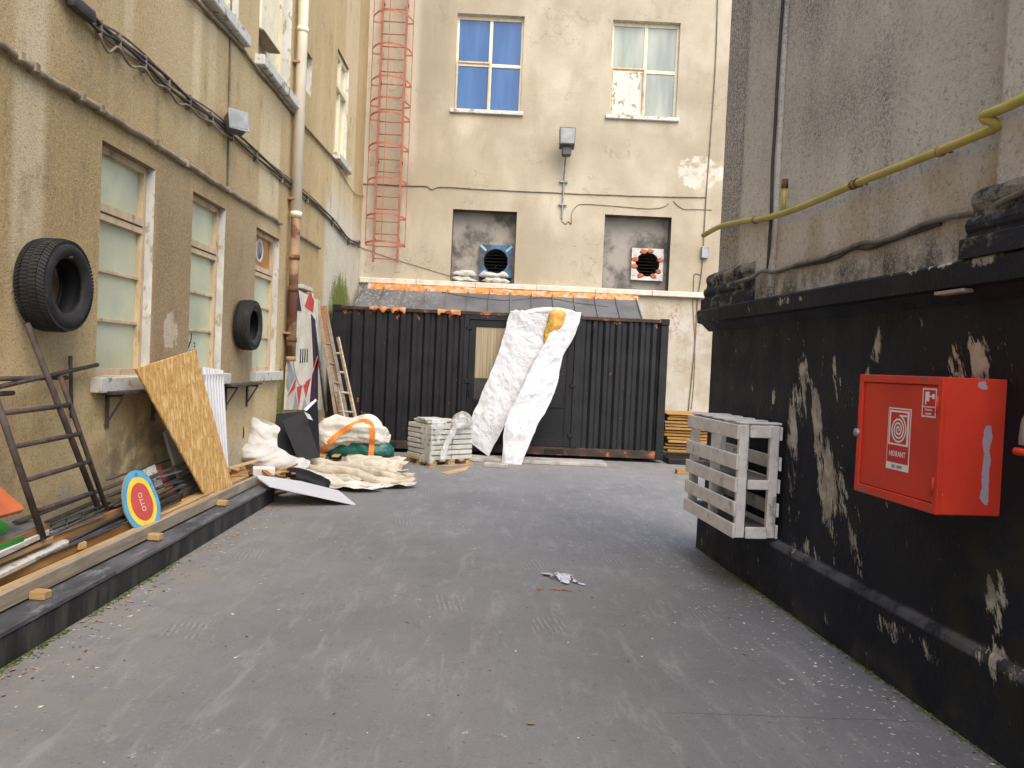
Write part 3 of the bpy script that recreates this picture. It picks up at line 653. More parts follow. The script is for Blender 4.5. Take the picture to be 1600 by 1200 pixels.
# doodle on the bottom pane of the second window
db = MB()
for cx, cz, r in ((.17, .33, .09), (.17, .25, .045), (.32, .12, .05), (.16, .16, .07)):
    pts = [Vector((XL - .119, w2[0] + .06 + cx * 1.3 + r * math.cos(a), ZS + .06 + cz + r * 1.2 * math.sin(a))) for a in [2 * math.pi * q / 14 * .8 + cx * 9 for q in range(15)]]
    db.add(*tubeVF(pts, .005, 4))
for q in range(9):
    p0 = Vector((XL - .119, w2[0] + .38 + .12 * rnd.random(), ZS + .08 + .28 * rnd.random())); db.add(*tubeVF([p0, p0 + Vector((0, .05 * rnd.uniform(-1, 1), .05 * rnd.uniform(-1, 1)))], .005, 4))
db.build('pen_doodle', M['ink'], wn2)
for w, (pa, pb) in ((w1, (.07, .16)), (w2, (.1, .12)), (w3, (.06, .12))):
    bm = bmesh.new(); V, F = boxVF((XL - .07, w[0] - pa, ZS - .125), (XL + .085, w[1] + pb, ZS - .004), .01, 2); mk('window_sill', V, F, M['paint_white'], lb); bm.free()
# upper windows
def upper_window(u, mull=True, zb=None):
    a, b, z0, z1 = u[:4]; t = .07; d0, d1 = XL - u[4] + .004, XL - u[4] + .075; mb = MB()
    mb.box((d0, a, z0), (d1, a + t, z1)); mb.box((d0, b - t, z0), (d1, b, z1)); mb.box((d0, a + t, z0), (d1, b - t, z0 + t)); mb.box((d0, a + t, z1 - t), (d1, b - t, z1))
    if mull: mb.box((d0, (a + b) / 2 - .035, z0 + t), (d1, (a + b) / 2 + .035, z1 - t))
    if zb: mb.box((d0, a + t, zb - .05), (d1 + .03, b - t, zb + .05))
    w = mb.build('upper_window', M['frame_cream'], lb)
    box('pane', (d0 + .01, a + t * .9, z0 + t * .9), (d0 + .018, b - t * .9, z1 - t * .9), M['pane_upper'], w, bev=0)
    return w
upper_window(u1); w_u2 = upper_window(u2); upper_window(u3, False); upper_window(u4, True, L(522, 120).z)
# the boxed upper sash of the second upper window hangs proud of the opening
zz = L(406, 45).z; box('sash_box', (XL - .12, u2[0] + .01, zz), (XL + .02, L(432, 80).y, zz + 1.6), M['frame_cream'], lb, bev=.01)
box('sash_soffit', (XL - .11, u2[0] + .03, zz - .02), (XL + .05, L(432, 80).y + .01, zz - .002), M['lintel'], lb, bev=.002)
for u, e in ((u1, .12), (u2, .12), (u4, .06)):
    box('upper_sill', (XL - .1, u[0] - e, u[2] - .13), (XL + .12, u[1] + e, u[2] + .002), M['paint_white'], lb, bev=.012)
# upper storeys' parapet so that the wall has a top and a thickness
box('parapet', (XL - .4, -6, 10.5), (XL + .08, 17.35, 10.75), M['stone_band'], lb, bev=.02)

# ================================================================== BACK BUILDING
bb = thing('rendered_building', 'pale rendered building behind the black container with two square vent recesses', 'building', (0, YB, 0))
def Bf(u, v, d): return Vector((u, YB + d, v))
r1 = (-1.16, .25, 3.47, 5.05, .30); r2 = (2.19, 3.67, 3.47, 5.09, .30)
bw1 = (-1.237, .23, 7.23, 9.31, .22); bw2 = (2.175, 3.66, 7.265, 9.34, .22)
V, F, W, G = wallVF(-3.6, 9.0, 0, 10.5, [r1, r2, bw1, bw2], .3, Bf)
bwall = mk('wall', V, F, M['back'], bb)
bwall.data.transform(Matrix.Translation((0, YB, 0))); bwall.matrix_local = Matrix.Translation((0, -YB, 0))
for q in range(4): mk('opening_reveal' if q < 2 else 'window_reveal', W[q * 16:q * 16 + 16], [[i - q * 16 for i in g] for g in G[q * 4:q * 4 + 4]], M['recess_side'] if q < 2 else M['reveal'], bb)
FANS = []
for px0, px1, py0, py1 in ((748, 801, 381, 436), (985, 1037, 388, 439)):
    a, b = PY(px0, py1, YB + .22), PY(px1, py0, YB + .22); FANS.append(((a.x + b.x) / 2, (a.z + b.z) / 2, (b.x - a.x) / 2))
for r, (fx_, fz_, fh_) in zip((r1, r2), FANS):
    V, F, _w, _g = wallVF(r[0], r[1], r[2], r[3], [(fx_ - fh_ * .8, fx_ + fh_ * .8, fz_ - fh_ * .8, fz_ + fh_ * .8)], .1, lambda u, v, d: Bf(u, v, .299 + d)); mk('recess_back', V, F, M['plaster_grey'], bb)
for r in (): mk('recess_back', [Bf(r[0], r[2], .299), Bf(r[1], r[2], .299), Bf(r[1], r[3], .299), Bf(r[0], r[3], .299)], [[0, 1, 2, 3]], M['plaster_grey'], bb)
box('parapet', (-3.6, YB - .08, 10.5), (9, YB + .4, 10.75), M['stone_band'], bb, bev=.02)
# stone band over the lean-to, in lengths
xs = [-3.14, -1.9, -.6, .75, 2.05, 3.3, 4.7, 6.2]
for a, b in zip(xs, xs[1:]):
    box('stone_band', (a + .003, YB - .10 + rnd.uniform(-.008, .008), 3.335), (b - .003, YB + .05, 3.455 + rnd.uniform(-.006, .006)), M['stone_band'], bb, bev=.014)
def back_window(w, panes):
    a, b, z0, z1 = w[:4]; t = .05; d0, d1 = YB + .13, YB + .19; mx, mz = (a + b) / 2 + .02, z0 + (z1 - z0) * .495; mb = MB()
    for lo, hi in (((a, d0, z0), (a + t, d1, z1)), ((b - t, d0, z0), (b, d1, z1)), ((a + t, d0, z1 - t * 1.6), (b - t, d1, z1)), ((a + t, d0, z0), (b - t, d1, z0 + t)), ((mx - .035, d0 + .003, z0 + t), (mx + .035, d1, z1 - t * 1.6)),
                   ((a + t, d0 + .004, mz - .035), (mx - .035, d1, mz + .035)), ((mx + .035, d0 + .004, mz - .035), (b - t, d1, mz + .035))): mb.box(lo, hi)
    win = mb.build('window', M['frame_cream'], bb)
    for (x0, x1, q0, q1), pm in zip(((a + t, mx - .035, mz + .035, z1 - t * 1.6), (mx + .035, b - t, mz + .035, z1 - t * 1.6), (a + t, mx - .035, z0 + t, mz - .035), (mx + .035, b - t, z0 + t, mz - .035)), panes):
        box('pane', (x0, d0 + .022, q0), (x1, d0 + .03, q1), pm, win, bev=0)
    # opening casement: lower left, thin dark edge standing proud
    mb = MB()
    for lo, hi in (((a + .01, d0 - .03, z0 + .02), (a + .05, d0 - .004, mz + .06)), ((mx - .03, d0 - .03, z0 + .02), (mx + .012, d0 - .004, mz + .06)), ((a + .05, d0 - .03, mz + .02), (mx - .03, d0 - .004, mz + .06))): mb.box(lo, hi, .004)
    mb.build('casement', M['frame_wood'], win)
    box('window_sill', (a - .08, YB - .07, z0 - .09), (b + .06, YB + .13, z0 - .002), M['paint_white'], bb, bev=.012)
    return win
back_window(bw1, [M['pane_blue']] * 4)
wb2 = back_window(bw2, [M['pane_grey'], M['pane_grey'], M['white_cream'], M['pane_grey']])
box('blanking_board', (bw2[0] + .055, YB + .105, bw2[2] + .06), ((bw2[0] + bw2[1]) / 2 - .08, YB + .125, bw2[2] + 1.0), M['paint_white'], wb2, bev=.003)

# ================================================================== RIGHT BUILDING
rb = thing('grey_stucco_building', 'soot-stained grey stucco building with a peeling black painted base', 'building', RC)
MRL = MR
def rbox(name, s0, s1, o0, o1, z0, z1, mat, parent=rb, bev=.01):   # o = outwards
    V, F = boxVF((s0, -o1, z0), (s1, -o0, z1), bev, 2); return mk(name, V, F, mat, parent, Mx=MRL)
S1 = 13.0
# plinth with a rounded, sloping top
prof = [(-.4, 0), (.0, 0), (-.004, .40), (-.012, .435), (-.035, .455), (-.4, .47)]
def extr(name, prof, s0, s1, mat, parent=rb, segs=1):
    V, F = [], []; k = len(prof)
    for q in range(segs + 1):
        s = s0 + (s1 - s0) * q / segs
        for o, z in prof: V.append((s, -o, z))
    for q in range(segs):
        for j in range(k): F.append([q * k + j, q * k + (j + 1) % k, (q + 1) * k + (j + 1) % k, (q + 1) * k + j])
    F.append(list(range(k))); F.append([segs * k + j for j in range(k)]); return mk(name, V, F, mat, parent, Mx=MRL)
extr('plinth', prof, 0, S1, M['right_low'])
rbox('lower_wall', -.005 + .04, S1, -.4, -.045, .40, 2.17, M['right_low'], bev=.006)
led = extr('ledge', [(-.4, 2.10), (-.044, 2.10), (.03, 2.165), (.075, 2.175), (.085, 2.285), (.07, 2.30), (-.4, 2.33)], -.06, S1, M['right_low'], segs=1)
rbox('upper_wall', .04 + 1.27, S1, -.5, -.06, 2.30, 6.2, M['right_up'], bev=.02)
rbox('pilaster', .09, .60, -.5, -.045, 2.3, 6.2, M['right_up'], bev=.03)
rbox('pilaster', .602, 1.31, -.5, -.025, 2.3, 6.2, M['right_up'], bev=.03)
rbox('pilaster', RS(1557, 300)[0], RS(1557, 300)[0] + .8, -.4, .015, 2.3, 6.2, M['right_up'], bev=.03)
# moulded pilaster base: stacked rolls, blackened
bs0, bs1 = -.02, 1.02
M['mould'] = (lambda m: (m.color(m.mix((m.noise(6, 6, .75) + m.z.ss(2.4, 2.66) * .12).ss(.5, .68), (0.022, 0.023, 0.028), (0.22, 0.20, 0.175))), m.bump(m.noise(25, 4, .7), .6, .02), m.m)[-1])(Mat('blackened_moulding', .9, .2))
def moulding(s0, s1, oo):
    pf = [(-.4, 2.302), (.095, 2.302), (.095, 2.395), (.088, 2.40), (.068, 2.405), (.064, 2.425), (.072, 2.44), (.074, 2.465), (.066, 2.49), (.05, 2.505), (.044, 2.52), (.046, 2.545), (.056, 2.565), (.058, 2.60), (.045, 2.625), (.02, 2.642), (-.01, 2.655), (-.4, 2.67)]
    V, F = [], []; k = len(pf); sg_ = 26
    for q in range(sg_ + 1):
        s_ = s0 + (s1 - s0) * q / sg_
        for o, z in pf: w = (.005 * fbm((s_, z, oo), 7) + .004 * fbm((s_, z, oo), 24)) if o > -.3 and z > 2.41 else 0; V.append((s_ + (0 if 0 < q < sg_ else (1 if q else -1) * max(-.02, o) * .4), -(o + oo + w), z + w * .3))
    for q in range(sg_):
        for j in range(k): F.append([q * k + j, q * k + (j + 1) % k, (q + 1) * k + (j + 1) % k, (q + 1) * k + j])
    F += [list(range(k)), [sg_ * k + j for j in range(k)]]; return mk('base_moulding', V, F, M['mould'], rb, Mx=MRL)
moulding(.02, 1.0, -.03); moulding(RS(1545, 350)[0] - .04, RS(1545, 350)[0] + 1.0, -.005)
rbox('parapet', -.05, S1, -.5, .1, 6.2, 6.45, M['stone_band'])
# short wooden peg under the ledge
pg = RS(1487, 452, .05); rbox('wooden_peg', pg[0] - .10, pg[0] + .12, .02, .075, 2.145, 2.163, M['grey_board'], bev=.003)

# ================================================================== CONTAINER
CX0, CX1, CZ0, CZ1, CD = -3.06, 3.08, .06, 2.64, 2.44
ct = thing('shipping_container', 'black shipping container with a glazed door under a draped white tarp', 'container', (0, YC, 0))
def corr(x0, x1, z0, z1, yf, pitch=.219, dep=.042):
    V, F = [], []; xs = []; x = x0; out = True
    while x < x1 - .01:
        for dx, d in ((0, 0), (.062, 0), (.106, dep), (.172, dep)):
            if x + dx < x1: xs.append((x + dx, d))
        x += pitch
    xs.append((x1, xs[-1][1]))
    rows = 6
    for r in range(rows + 1):
        z = z0 + (z1 - z0) * r / rows
        for q, (x, d) in enumerate(xs):
            dent = .010 * max(0, fbm((x * 1.1, 0, z * 1.3), 1.6, 2)) if 0 < r < rows else 0
            V.append((x, yf + d + dent, z))
    n = len(xs)
    for r in range(rows):
        for q in range(n - 1): F.append([r * n + q, r * n + q + 1, (r + 1) * n + q + 1, (r + 1) * n + q])
    return V, F
DX0, DX1 = -.66, 1.42
for a, b in ((CX0 + .15, DX0 - .0), (DX1 + .06, CX1 - .14)):
    V, F = corr(a, b, CZ0 + .14, CZ1 - .07, YC + .03); mk('corrugated_panel', V, F, M['black_steel'], ct)
box('top_rail', (CX0 + .15, YC, CZ1 - .075), (CX1 - .15, YC + .08, CZ1 - .012), M['rust_rail'], ct, bev=.006)
box('bottom_rail', (CX0 + .15, YC + .004, CZ0 + .01), (CX1 - .15, YC + .09, CZ0 + .155), M['rust_rail'], ct, bev=.006)
for x in (CX0, CX1 - .16):
    box('corner_post', (x + .006, YC + .004, CZ0 + .12), (x + .154, YC + .17, CZ1 - .12), M['black_steel'], ct, bev=.012)
    for z in (CZ0 - .004, CZ1 - .118):
        cs = box('corner_casting', (x, YC - .004, z), (x + .162, YC + .18, z + .122), M['black_steel_plain'], ct, bev=.012)
        box('casting_slot', (x + .05, YC - .0065, z + .035), (x + .11, YC + .01, z + .09), M['hole'], cs, bev=.001)
for x in (PY(850, 708, YC).x, PY(640, 708, YC).x - .6):
    box('fork_pocket', (x, YC - .002, CZ0 + .03), (x + .36, YC + .05, CZ0 + .125), M['hole'], ct, bev=.004)
V, F = corr(-CD + .12, -.14, CZ0 + .14, CZ1 - .07, 0)
for x, sg in ((CX0 + .03, 1), (CX1 - .03, -1)):
    mk('end_panel', [(x + sg * (v[1]), YC - v[0], v[2]) for v in V], F, M['black_steel'], ct)
    box('end_rail', (min(x, x + sg * .06), YC + .15, CZ1 - .07), (max(x, x + sg * .06), YC + CD, CZ1 - .012), M['black_steel_plain'], ct)
    box('end_rail', (min(x, x + sg * .06), YC + .15, CZ0 + .01), (max(x, x + sg * .06), YC + CD, CZ0 + .15), M['black_steel_plain'], ct)
for sx0, sx1, sd_ in ((PY(577, 478, YC).x, PY(634, 480, YC).x, 3), (PY(684, 486, YC).x, PY(720, 488, YC).x, 8)):
    V, F = [], []; nn = 40
    for q in range(nn):
        x = sx0 + (sx1 - sx0) * q / (nn - 1); hgt = max(.004, .035 + .075 * fbm((x, 0, sd_), 11, 4))
        for w, (dy, dz) in enumerate(((-.006, -.02 - hgt * 1.1), (-.014 - hgt * .12, -.015 - hgt * .4), (-.012, .0 + hgt * .2), (.05, .006))): V.append((x, YC + dy + .008 * fbm((x, w, sd_), 9), CZ1 + dz - .01))
    for q in range(nn - 1):
        for w in range(3): F.append([q * 4 + w, (q + 1) * 4 + w, (q + 1) * 4 + w + 1, q * 4 + w + 1])
    mk('sealant_smear', V, F, M['orange_foam'], ct, smooth=True)
box('roof_sheet', (CX0 + .05, YC + .07, CZ1 - .05), (CX1 - .05, YC + CD, CZ1 - .03), M['black_steel_plain'], ct)
box('rear_panel', (CX0 + .05, YC + CD - .03, CZ0), (CX1 - .05, YC + CD, CZ1 - .05), M['black_steel_plain'], ct)
box('floor', (CX0 + .05, YC + .09, CZ0 + .1), (CX1 - .05, YC + CD - .04, CZ0 + .15), M['wood_brown'], ct)
# glazed double door set into the side
dz0, dz1 = CZ0 + .157, CZ1 - .16
mb = MB(); yd = YC - .004
mb.box((DX0, yd, dz0), (DX0 + .09, yd + .07, dz1 + .08), .006); mb.box((DX1 - .06, yd, dz0), (DX1 + .06, yd + .07, dz1 + .08), .006); mb.box((DX0 + .09, yd + .001, dz1), (DX1 - .06, yd + .07, dz1 + .08), .006)
mb.build('door_frame', M['black_steel'], ct)
def leaf(x0, x1, glass_z):
    mb = MB(); t = .125; y0, y1 = YC + .012, YC + .055
    mb.box((x0, y0, dz0 + .006), (x0 + t, y1, dz1 - .006), .004); mb.box((x1 - t, y0, dz0 + .006), (x1, y1, dz1 - .006), .004)
    mb.box((x0 + t, y0 + .001, dz1 - .006 - t), (x1 - t, y1, dz1 - .006), .004); mb.box((x0 + t, y0 + .001, dz0 + .006), (x1 - t, y1, dz0 + .006 + t), .004)
    mb.box((x0 + t, y0 + .001, glass_z - .05), (x1 - t, y1, glass_z + .05), .004)
    d = mb.build('door', M['black_steel_plain'], ct)
    box('glass', (x0 + t - .01, y0 + .02, glass_z + .05), (x1 - t + .01, y0 + .028, dz1 - t), M['dark_glass'] if x0 < 0 else M['dark_glass_b'], d, bev=0)
    if x0 < 0: box('reflection_panel', (x0 + t - .008, y0 + .0165, 1.42), (x1 - t + .008, y0 + .0195, dz1 - t - .002), M['reflection_panel'], d, bev=0)  # added cream panel standing in for the bright reflection in the upper glass
    box('kick_panel', (x0 + t - .01, y0 + .015, dz0 + t), (x1 - t + .01, y0 + .03, glass_z - .05), M['black_steel_plain'], d, bev=0)
    return d
M['reflection_panel'] = (lambda m: (m.color(m.mix(m.noise(14, 2, .5, (4, 1, .05)).ss(.3, .7), (0.20, 0.155, 0.09), (0.33, 0.265, 0.165))), m.m)[-1])(Mat('cream_painted_reflection', .2, .5))  # colour of the reflected pale building, put on the panel over the glass
M['dark_glass_b'] = plain('dark_door_panel', (0.012, 0.012, 0.013), .2, .2, 3, .02, 5, spec=.45)
xm = (DX0 + DX1) / 2
d1_ = leaf(DX0 + .094, xm - .004, .98); d2_ = leaf(xm + .004, DX1 - .064, .98)
for d, x in ((d1_, DX0 + .092), (d2_, DX1 - .062)):
    for z in (dz0 + .22, 1.35, dz1 - .15):
        box('hinge', (x - .045, YC - .022, z - .035), (x + .045, YC + .012, z + .035), M['black_steel_plain'], d, bev=.006)
box('handle', (DX0 + .13, YC - .05, 1.1), (DX0 + .15, YC + .012, 1.22), M['black_steel_plain'], d1_, bev=.004)

# ================================================================== LEAN-TO ROOF
lr = thing('lean_to_roof', 'grey standing-seam lean-to roof between the container and the pale wall', 'roof', (0, YB - 1.4, CZ1))
RX0, RX1 = -3.02, 2.92; ya, za, yb_, zb = YB - 1.38, 2.57, YB - .105, 3.30
nrib = 13; tilt = math.atan2(zb - za, yb_ - ya); ln = math.hypot(zb - za, yb_ - ya)
Mr = Matrix.Translation((0, ya, za)) @ Matrix.Rotation(tilt, 4, 'X')
st = (RX1 - RX0) / nrib
for q in range(nrib):
    x0 = RX0 + q * st; j = rnd.uniform(-.004, .004); V, F = boxVF((x0 + .012, 0, -.006 + j), (x0 + st - .012, ln, .004 + j), .0); mk('roof_panel', V, F, M['roof'], lr, Mx=Mr)
for q in range(nrib + 1):
    x0 = RX0 + q * st; V, F = boxVF((x0 - .0115, -.01, -.006), (x0 + .0115, ln, .038), .003); mk('standing_seam', V, F, M['roof'], lr, Mx=Mr)
# crumpled orange sealing strip under the stone band
V, F = [], []; nn = 150
for q in range(nn):
    x = RX0 + .1 + (RX1 - RX0 - .05) * q / (nn - 1); h = .055 + .045 * fbm((x, 0, 1), 2.2, 3)
    for w, (dy, dz) in enumerate(((-.20, -.10), (-.13, -.02 + h * .4), (-.10, .01 + h * .5), (-.02, .03 + h * .3))): V.append((x, YB - .1 + dy + .012 * fbm((x, w, 0), 6), 3.285 + dz + .010 * fbm((x, w, 3), 9)))
for q in range(nn - 1):
    for w in range(3): F.append([q * 4 + w, (q + 1) * 4 + w, (q + 1) * 4 + w + 1, q * 4 + w + 1])
mk('sealing_strip', V, F, M['orange_foam'], lr, smooth=True)
box('eave_rail', (RX0, ya - .02, za - .03), (RX1, ya + .03, za - .006), M['rust_rail'], lr)

# ================================================================== things on the BACK WALL
lad = thing('caged_wall_ladder', 'faded red steel ladder with safety hoops fixed to the pale wall', 'ladder', (-2.6, YB, 3.78))
lx0, lx1, ly = -2.83, -2.31, YB - .22
for x in (lx0, lx1): box('rail', (x - .022, ly - .03, 3.79), (x + .022, ly + .03, 10.4), M['cage'], lad, bev=.004)
z = 3.86
while z < 10.3:
    tube('rung', [(lx0, ly, z), (lx1, ly, z)], .0125, M['cage'], lad, 6); z += .268
hz = [B(600, p, .4).z for p in (382, 340, 285, 232, 185, 163, 130, 80, 30)] + [10.1]
hoops = []
for z in hz:
    pts = [Vector((-2.57 + .43 * math.cos(a), ly - .03 - .62 * math.sin(a) if True else 0, z)) for a in [math.pi * q / 16 for q in range(17)]]
    pts = [Vector((lx1, ly, z))] + [p for p in pts] + [Vector((lx0, ly, z))]
    mb = MB()
    for a, b in zip(pts, pts[1:]): 
        mb.add([a + Vector((0, 0, -.02)), b + Vector((0, 0, -.02)), b + Vector((0, 0, .02)), a + Vector((0, 0, .02))], [[0, 1, 2, 3]])
    V, F = mb.V, mb.F; c = Vector((-2.57, ly, z)); V2 = [v + (c - v).normalized() * .006 for v in V]; n = len(V)
    mk('hoop', V + V2, F + [[i + n for i in f] for f in F] + [e for f in F for e in ([f[0], f[1], f[1] + n, f[0] + n], [f[2], f[3], f[3] + n, f[2] + n])], M['cage'], lad)
for a in (.04, .5, .96):
    an = math.pi * a; p = Vector((-2.57 + .43 * math.cos(an), ly - .03 - .62 * math.sin(an), 0)); box('cage_bar', (p.x - .009, p.y - .004, hz[0]), (p.x + .009, p.y + .004, 10.2), M['cage'], lad, bev=.001)
for z in (4.3, 6.0, 7.7, 9.4):
    for x in (lx0, lx1): box('wall_bracket', (x - .015, ly + .03, z - .02), (x + .015, YB + .01, z + .02), M['cage'], lad, bev=.002)

def fan(name, label, px0, px1, py0, py1, mat, foam, stays):
    a, b = PY(px0, py1, YB + .22), PY(px1, py0, YB + .22); cx, cz, hs = (a.x + b.x) / 2, (a.z + b.z) / 2, (b.x - a.x) / 2
    t = thing(name, label, 'vent fan', (cx, YB + .2, a.z)); n = 32; r = hs * .76
    yf, yk = YB + .18, YB + .29
    V, F = [], []
    for y in (yf, yk):
        for q in range(n):
            an = 2 * math.pi * q / n; c, s = math.cos(an), math.sin(an); k = hs / max(abs(c), abs(s)); V += [(cx + r * c, y, cz + r * s), (cx + k * c, y, cz + k * s)]
    for q in range(n):
        p = (q + 1) % n; F += [[2 * q, 2 * q + 1, 2 * p + 1, 2 * p], [2 * n + 2 * q, 2 * n + 2 * q + 1, 2 * n + 2 * p + 1, 2 * n + 2 * p], [2 * q, 2 * p, 2 * n + 2 * p, 2 * n + 2 * q], [2 * q + 1, 2 * p + 1, 2 * n + 2 * p + 1, 2 * n + 2 * q + 1]]
    mk('mounting_plate', V, F, mat, t)
    Md = Matrix.Translation((cx, 0, cz)); lathe('duct', [(.003, YB + 1.2), (r - .002, YB + 1.2), (r - .002, YB + .195), (r - .012, YB + .195), (r - .012, YB + 1.19), (.003, YB + 1.19)], M['hole'], t, Md, 28)
    for q in range(7):
        z = cz - r * .8 + r * 1.6 * q / 6; w = math.sqrt(max(.01, r * r - (z - cz) ** 2)) - .012; box('louvre', (cx - w, YB + .30, z - .004), (cx + w, YB + .33, z + .004), M['hole'], t, bev=0)
    if stays:
        for sx in (-1, 1):
            for sz in ((1,) if sx > 0 else (1, -1)): bar('stay', (cx + sx * hs * .98, yf - .006, cz + sz * hs * .95), (cx + sx * r * .8, yf - .006, cz + sz * r * .8), .05, .012, M['fan_light'], t, up=Vector((0, 1, 0)))
    if foam:
        for an, l in ((80, .5), (110, .5), (160, .4), (190, .5), (240, .35), (300, .35), (330, .3), (20, .3)):
            p = Vector((cx + r * 1.10 * math.cos(rad(an)), yf - .002, cz + r * 1.10 * math.sin(rad(an)))); bm = bmesh.new(); bmesh.ops.create_icosphere(bm, subdivisions=2, radius=1)
            for v in bm.verts: d = v.co.copy(); k = 1 + .35 * fbm(d * 1.5 + Vector((an, 0, 0)), 1.2); v.co = Vector((d.x * .075 * k * (l + .6), d.y * .012, d.z * .055 * k)) + p
            mkbm('foam_lump', bm, M['foam_orange'], t, smooth=True)
    return t
fan('vent_fan', 'blue square vent fan with round opening above white sandbags', 748, 801, 381, 436, M['fan_blue'], False, True)
fan('vent_fan', 'white square vent fan with orange foam round its opening', 985, 1037, 388, 439, M['fan_white'], True, False)
def sack(label, x0, x1, z0, z1, y, seed, tail=False):
    r_ = random.Random(seed * 11); h = z1 - z0; n_ = 7; A, Bq = [], []
    for i in range(n_):
        t_ = i / (n_ - 1); x = x0 + (x1 - x0) * t_; e = math.sin(math.pi * (.06 + .88 * t_)) ** .45; hh = h * e * r_.uniform(.72, 1.05); sag = .02 * math.sin(3 * t_ + seed)
        A.append((x, y + r_.uniform(-.02, .02), z0 + hh * .95 + sag * .5)); Bq.append((x, y, z0 + (0.006 if .1 < t_ < .9 else .03)))
    return tag(loft('sandbag', A, Bq, 1.5, M['sandbag'], wr=.05, ws=4.0, seed=seed, k=5, n=30, cap=.5, st=(1, 1, 2)), label, 'sandbag', 'white sandbags in the vent recess')
zr = 3.475
sack('white sandbag lying lowest beside the blue vent fan, next to the recess edge', -1.14, -.56, zr, zr + .13, YB + .12, 1)
sack('crumpled white sandbag on top beside the blue vent fan', -1.12, -.58, zr + .12, zr + .27, YB + .13, 2)
sack('white sandbag lying lowest directly under the blue vent fan', -.46, .16, zr, zr + .13, YB + .05, 3)
sack('plump white sandbag on top directly under the blue vent fan', -.52, .12, zr + .12, zr + .27, YB + .06, 4)

lp = thing('yard_floodlight', 'square glass floodlight on a thin pole fixed to the pale wall', 'lamp', (1.24, YB, 4.95))
lt = PY(886, 225, YB - .35)
tube('pole', smoothpath([(1.24, YB - .02, 4.93), (1.24, YB - .05, 5.2), (1.245, YB - .06, 5.85), (1.245, YB - .3, 6.28)], 4), .018, M['galv'], lp)
for z in (5.25, 5.75): box('clamp', (1.15, YB - .07, z - .02), (1.33, YB + .005, z + .02), M['galv'], lp, bev=.003)
hz_ = 6.38
V = [(1.09, YB - .52, hz_ + .06), (1.41, YB - .52, hz_ + .06), (1.41, YB - .3, hz_), (1.09, YB - .3, hz_), (1.08, YB - .50, hz_ + .42), (1.42, YB - .50, hz_ + .42), (1.42, YB - .26, hz_ + .42), (1.08, YB - .26, hz_ + .42)]
hs_ = mk('housing', V, [[0, 1, 2, 3], [4, 5, 6, 7], [0, 1, 5, 4], [1, 2, 6, 5], [2, 3, 7, 6], [3, 0, 4, 7]], M['lamp_body'], lp)
mk('lens', [(1.105, YB - .528, hz_ + .08), (1.395, YB - .528, hz_ + .08), (1.405, YB - .512, hz_ + .40), (1.095, YB - .512, hz_ + .40)], [[0, 1, 2, 3]], M['lamp_glass'], lp)
box('gear_box', (1.15, YB - .44, hz_ - .16), (1.35, YB - .26, hz_ + .05), M['lamp_body'], lp, bev=.03)

def wcable(name, label, pts, r, mat, f, off, cat='cable', k=4, jit=0.0, group=None, n=6):
    P = [f(px, py, off) for px, py in pts]
    P = smoothpath(P, k)
    if jit: P = [p + Vector((0, rnd.uniform(-jit, jit), rnd.uniform(-jit, jit))) if f is L else p + Vector((rnd.uniform(-jit, jit), 0, rnd.uniform(-jit, jit))) for p in P]
    return tag(tube(name, P, r, mat, None, n), label, cat, group)
wcable('wall_cable', 'thin cable running across the pale wall below the upper windows', [(560, 287), (630, 290), (665, 291), (675, 296), (690, 292), (760, 296), (860, 301), (960, 305), (1060, 308), (1105, 308)], .012, M['cable'], B, .014, jit=.004)
wcable('wall_cable', 'short cable arching from the floodlight pole towards the white vent fan', [(878, 346), (884, 350), (888, 346), (893, 350), (893, 335), (900, 323), (912, 319), (960, 322), (1010, 326), (1035, 324), (1045, 318)], .008, M['cable'], B, .010)
wcable('wall_cable', 'short sagging cable between the white fan recess and the corner', [(1052, 314), (1060, 322), (1070, 327), (1090, 327), (1112, 328)], .008, M['cable'], B, .010)
wcable('wall_cable', 'long vertical cable beside the grey building corner', [(1122, -20), (1118, 100), (1110, 220), (1104, 300), (1101, 350), (1097, 420), (1090, 470), (1086, 540), (1076, 640), (1074, 680)], .013, M['cable'], B, .02)
wcable('wall_cable', 'thin looped cable hanging down beside the container end', [(1096, 430), (1086, 428), (1084, 440), (1083, 480), (1086, 540), (1084, 600), (1080, 640)], .009, M['cable'], B, .012)
wcable('wall_cable', 'thin cable sloping down the pale wall to the sandbags', [(560, 385), (600, 400), (650, 415), (700, 430), (712, 432)], .006, M['cable'], B, .012)
jb = B(1101, 395); t = thing('junction_box', 'small grey junction box on the vertical cable beside the corner', 'junction box', (jb.x, YB, jb.z - .15))
box('cover', (jb.x - .09, YB - .10, jb.z - .13), (jb.x + .07, YB - .07, jb.z + .13), M['galv'], t, bev=.01); box('housing', (jb.x - .085, YB - .07, jb.z - .125), (jb.x + .065, YB + .002, jb.z + .125), M['galv'], t, bev=.004)
# draped loose wires on the lean-to roof
def onroof(px, py, lift=.012):
    # intersect with the roof plane
    n = Vector((0, -(zb - za), yb_ - ya)).normalized(); d = ray(px, py); p0 = Vector((0, ya, za)); kk = (p0 - EYE).dot(n) / d.dot(n); return EYE + d * kk + n * lift
tag(tube('loose_wire', smoothpath([onroof(*p) for p in ((690, 457), (730, 464), (790, 470), (850, 466), (900, 474), (950, 480))], 5), .006, M['cable_dark'], None, 5), 'thin dark wire lying across the grey lean-to roof', 'wire')

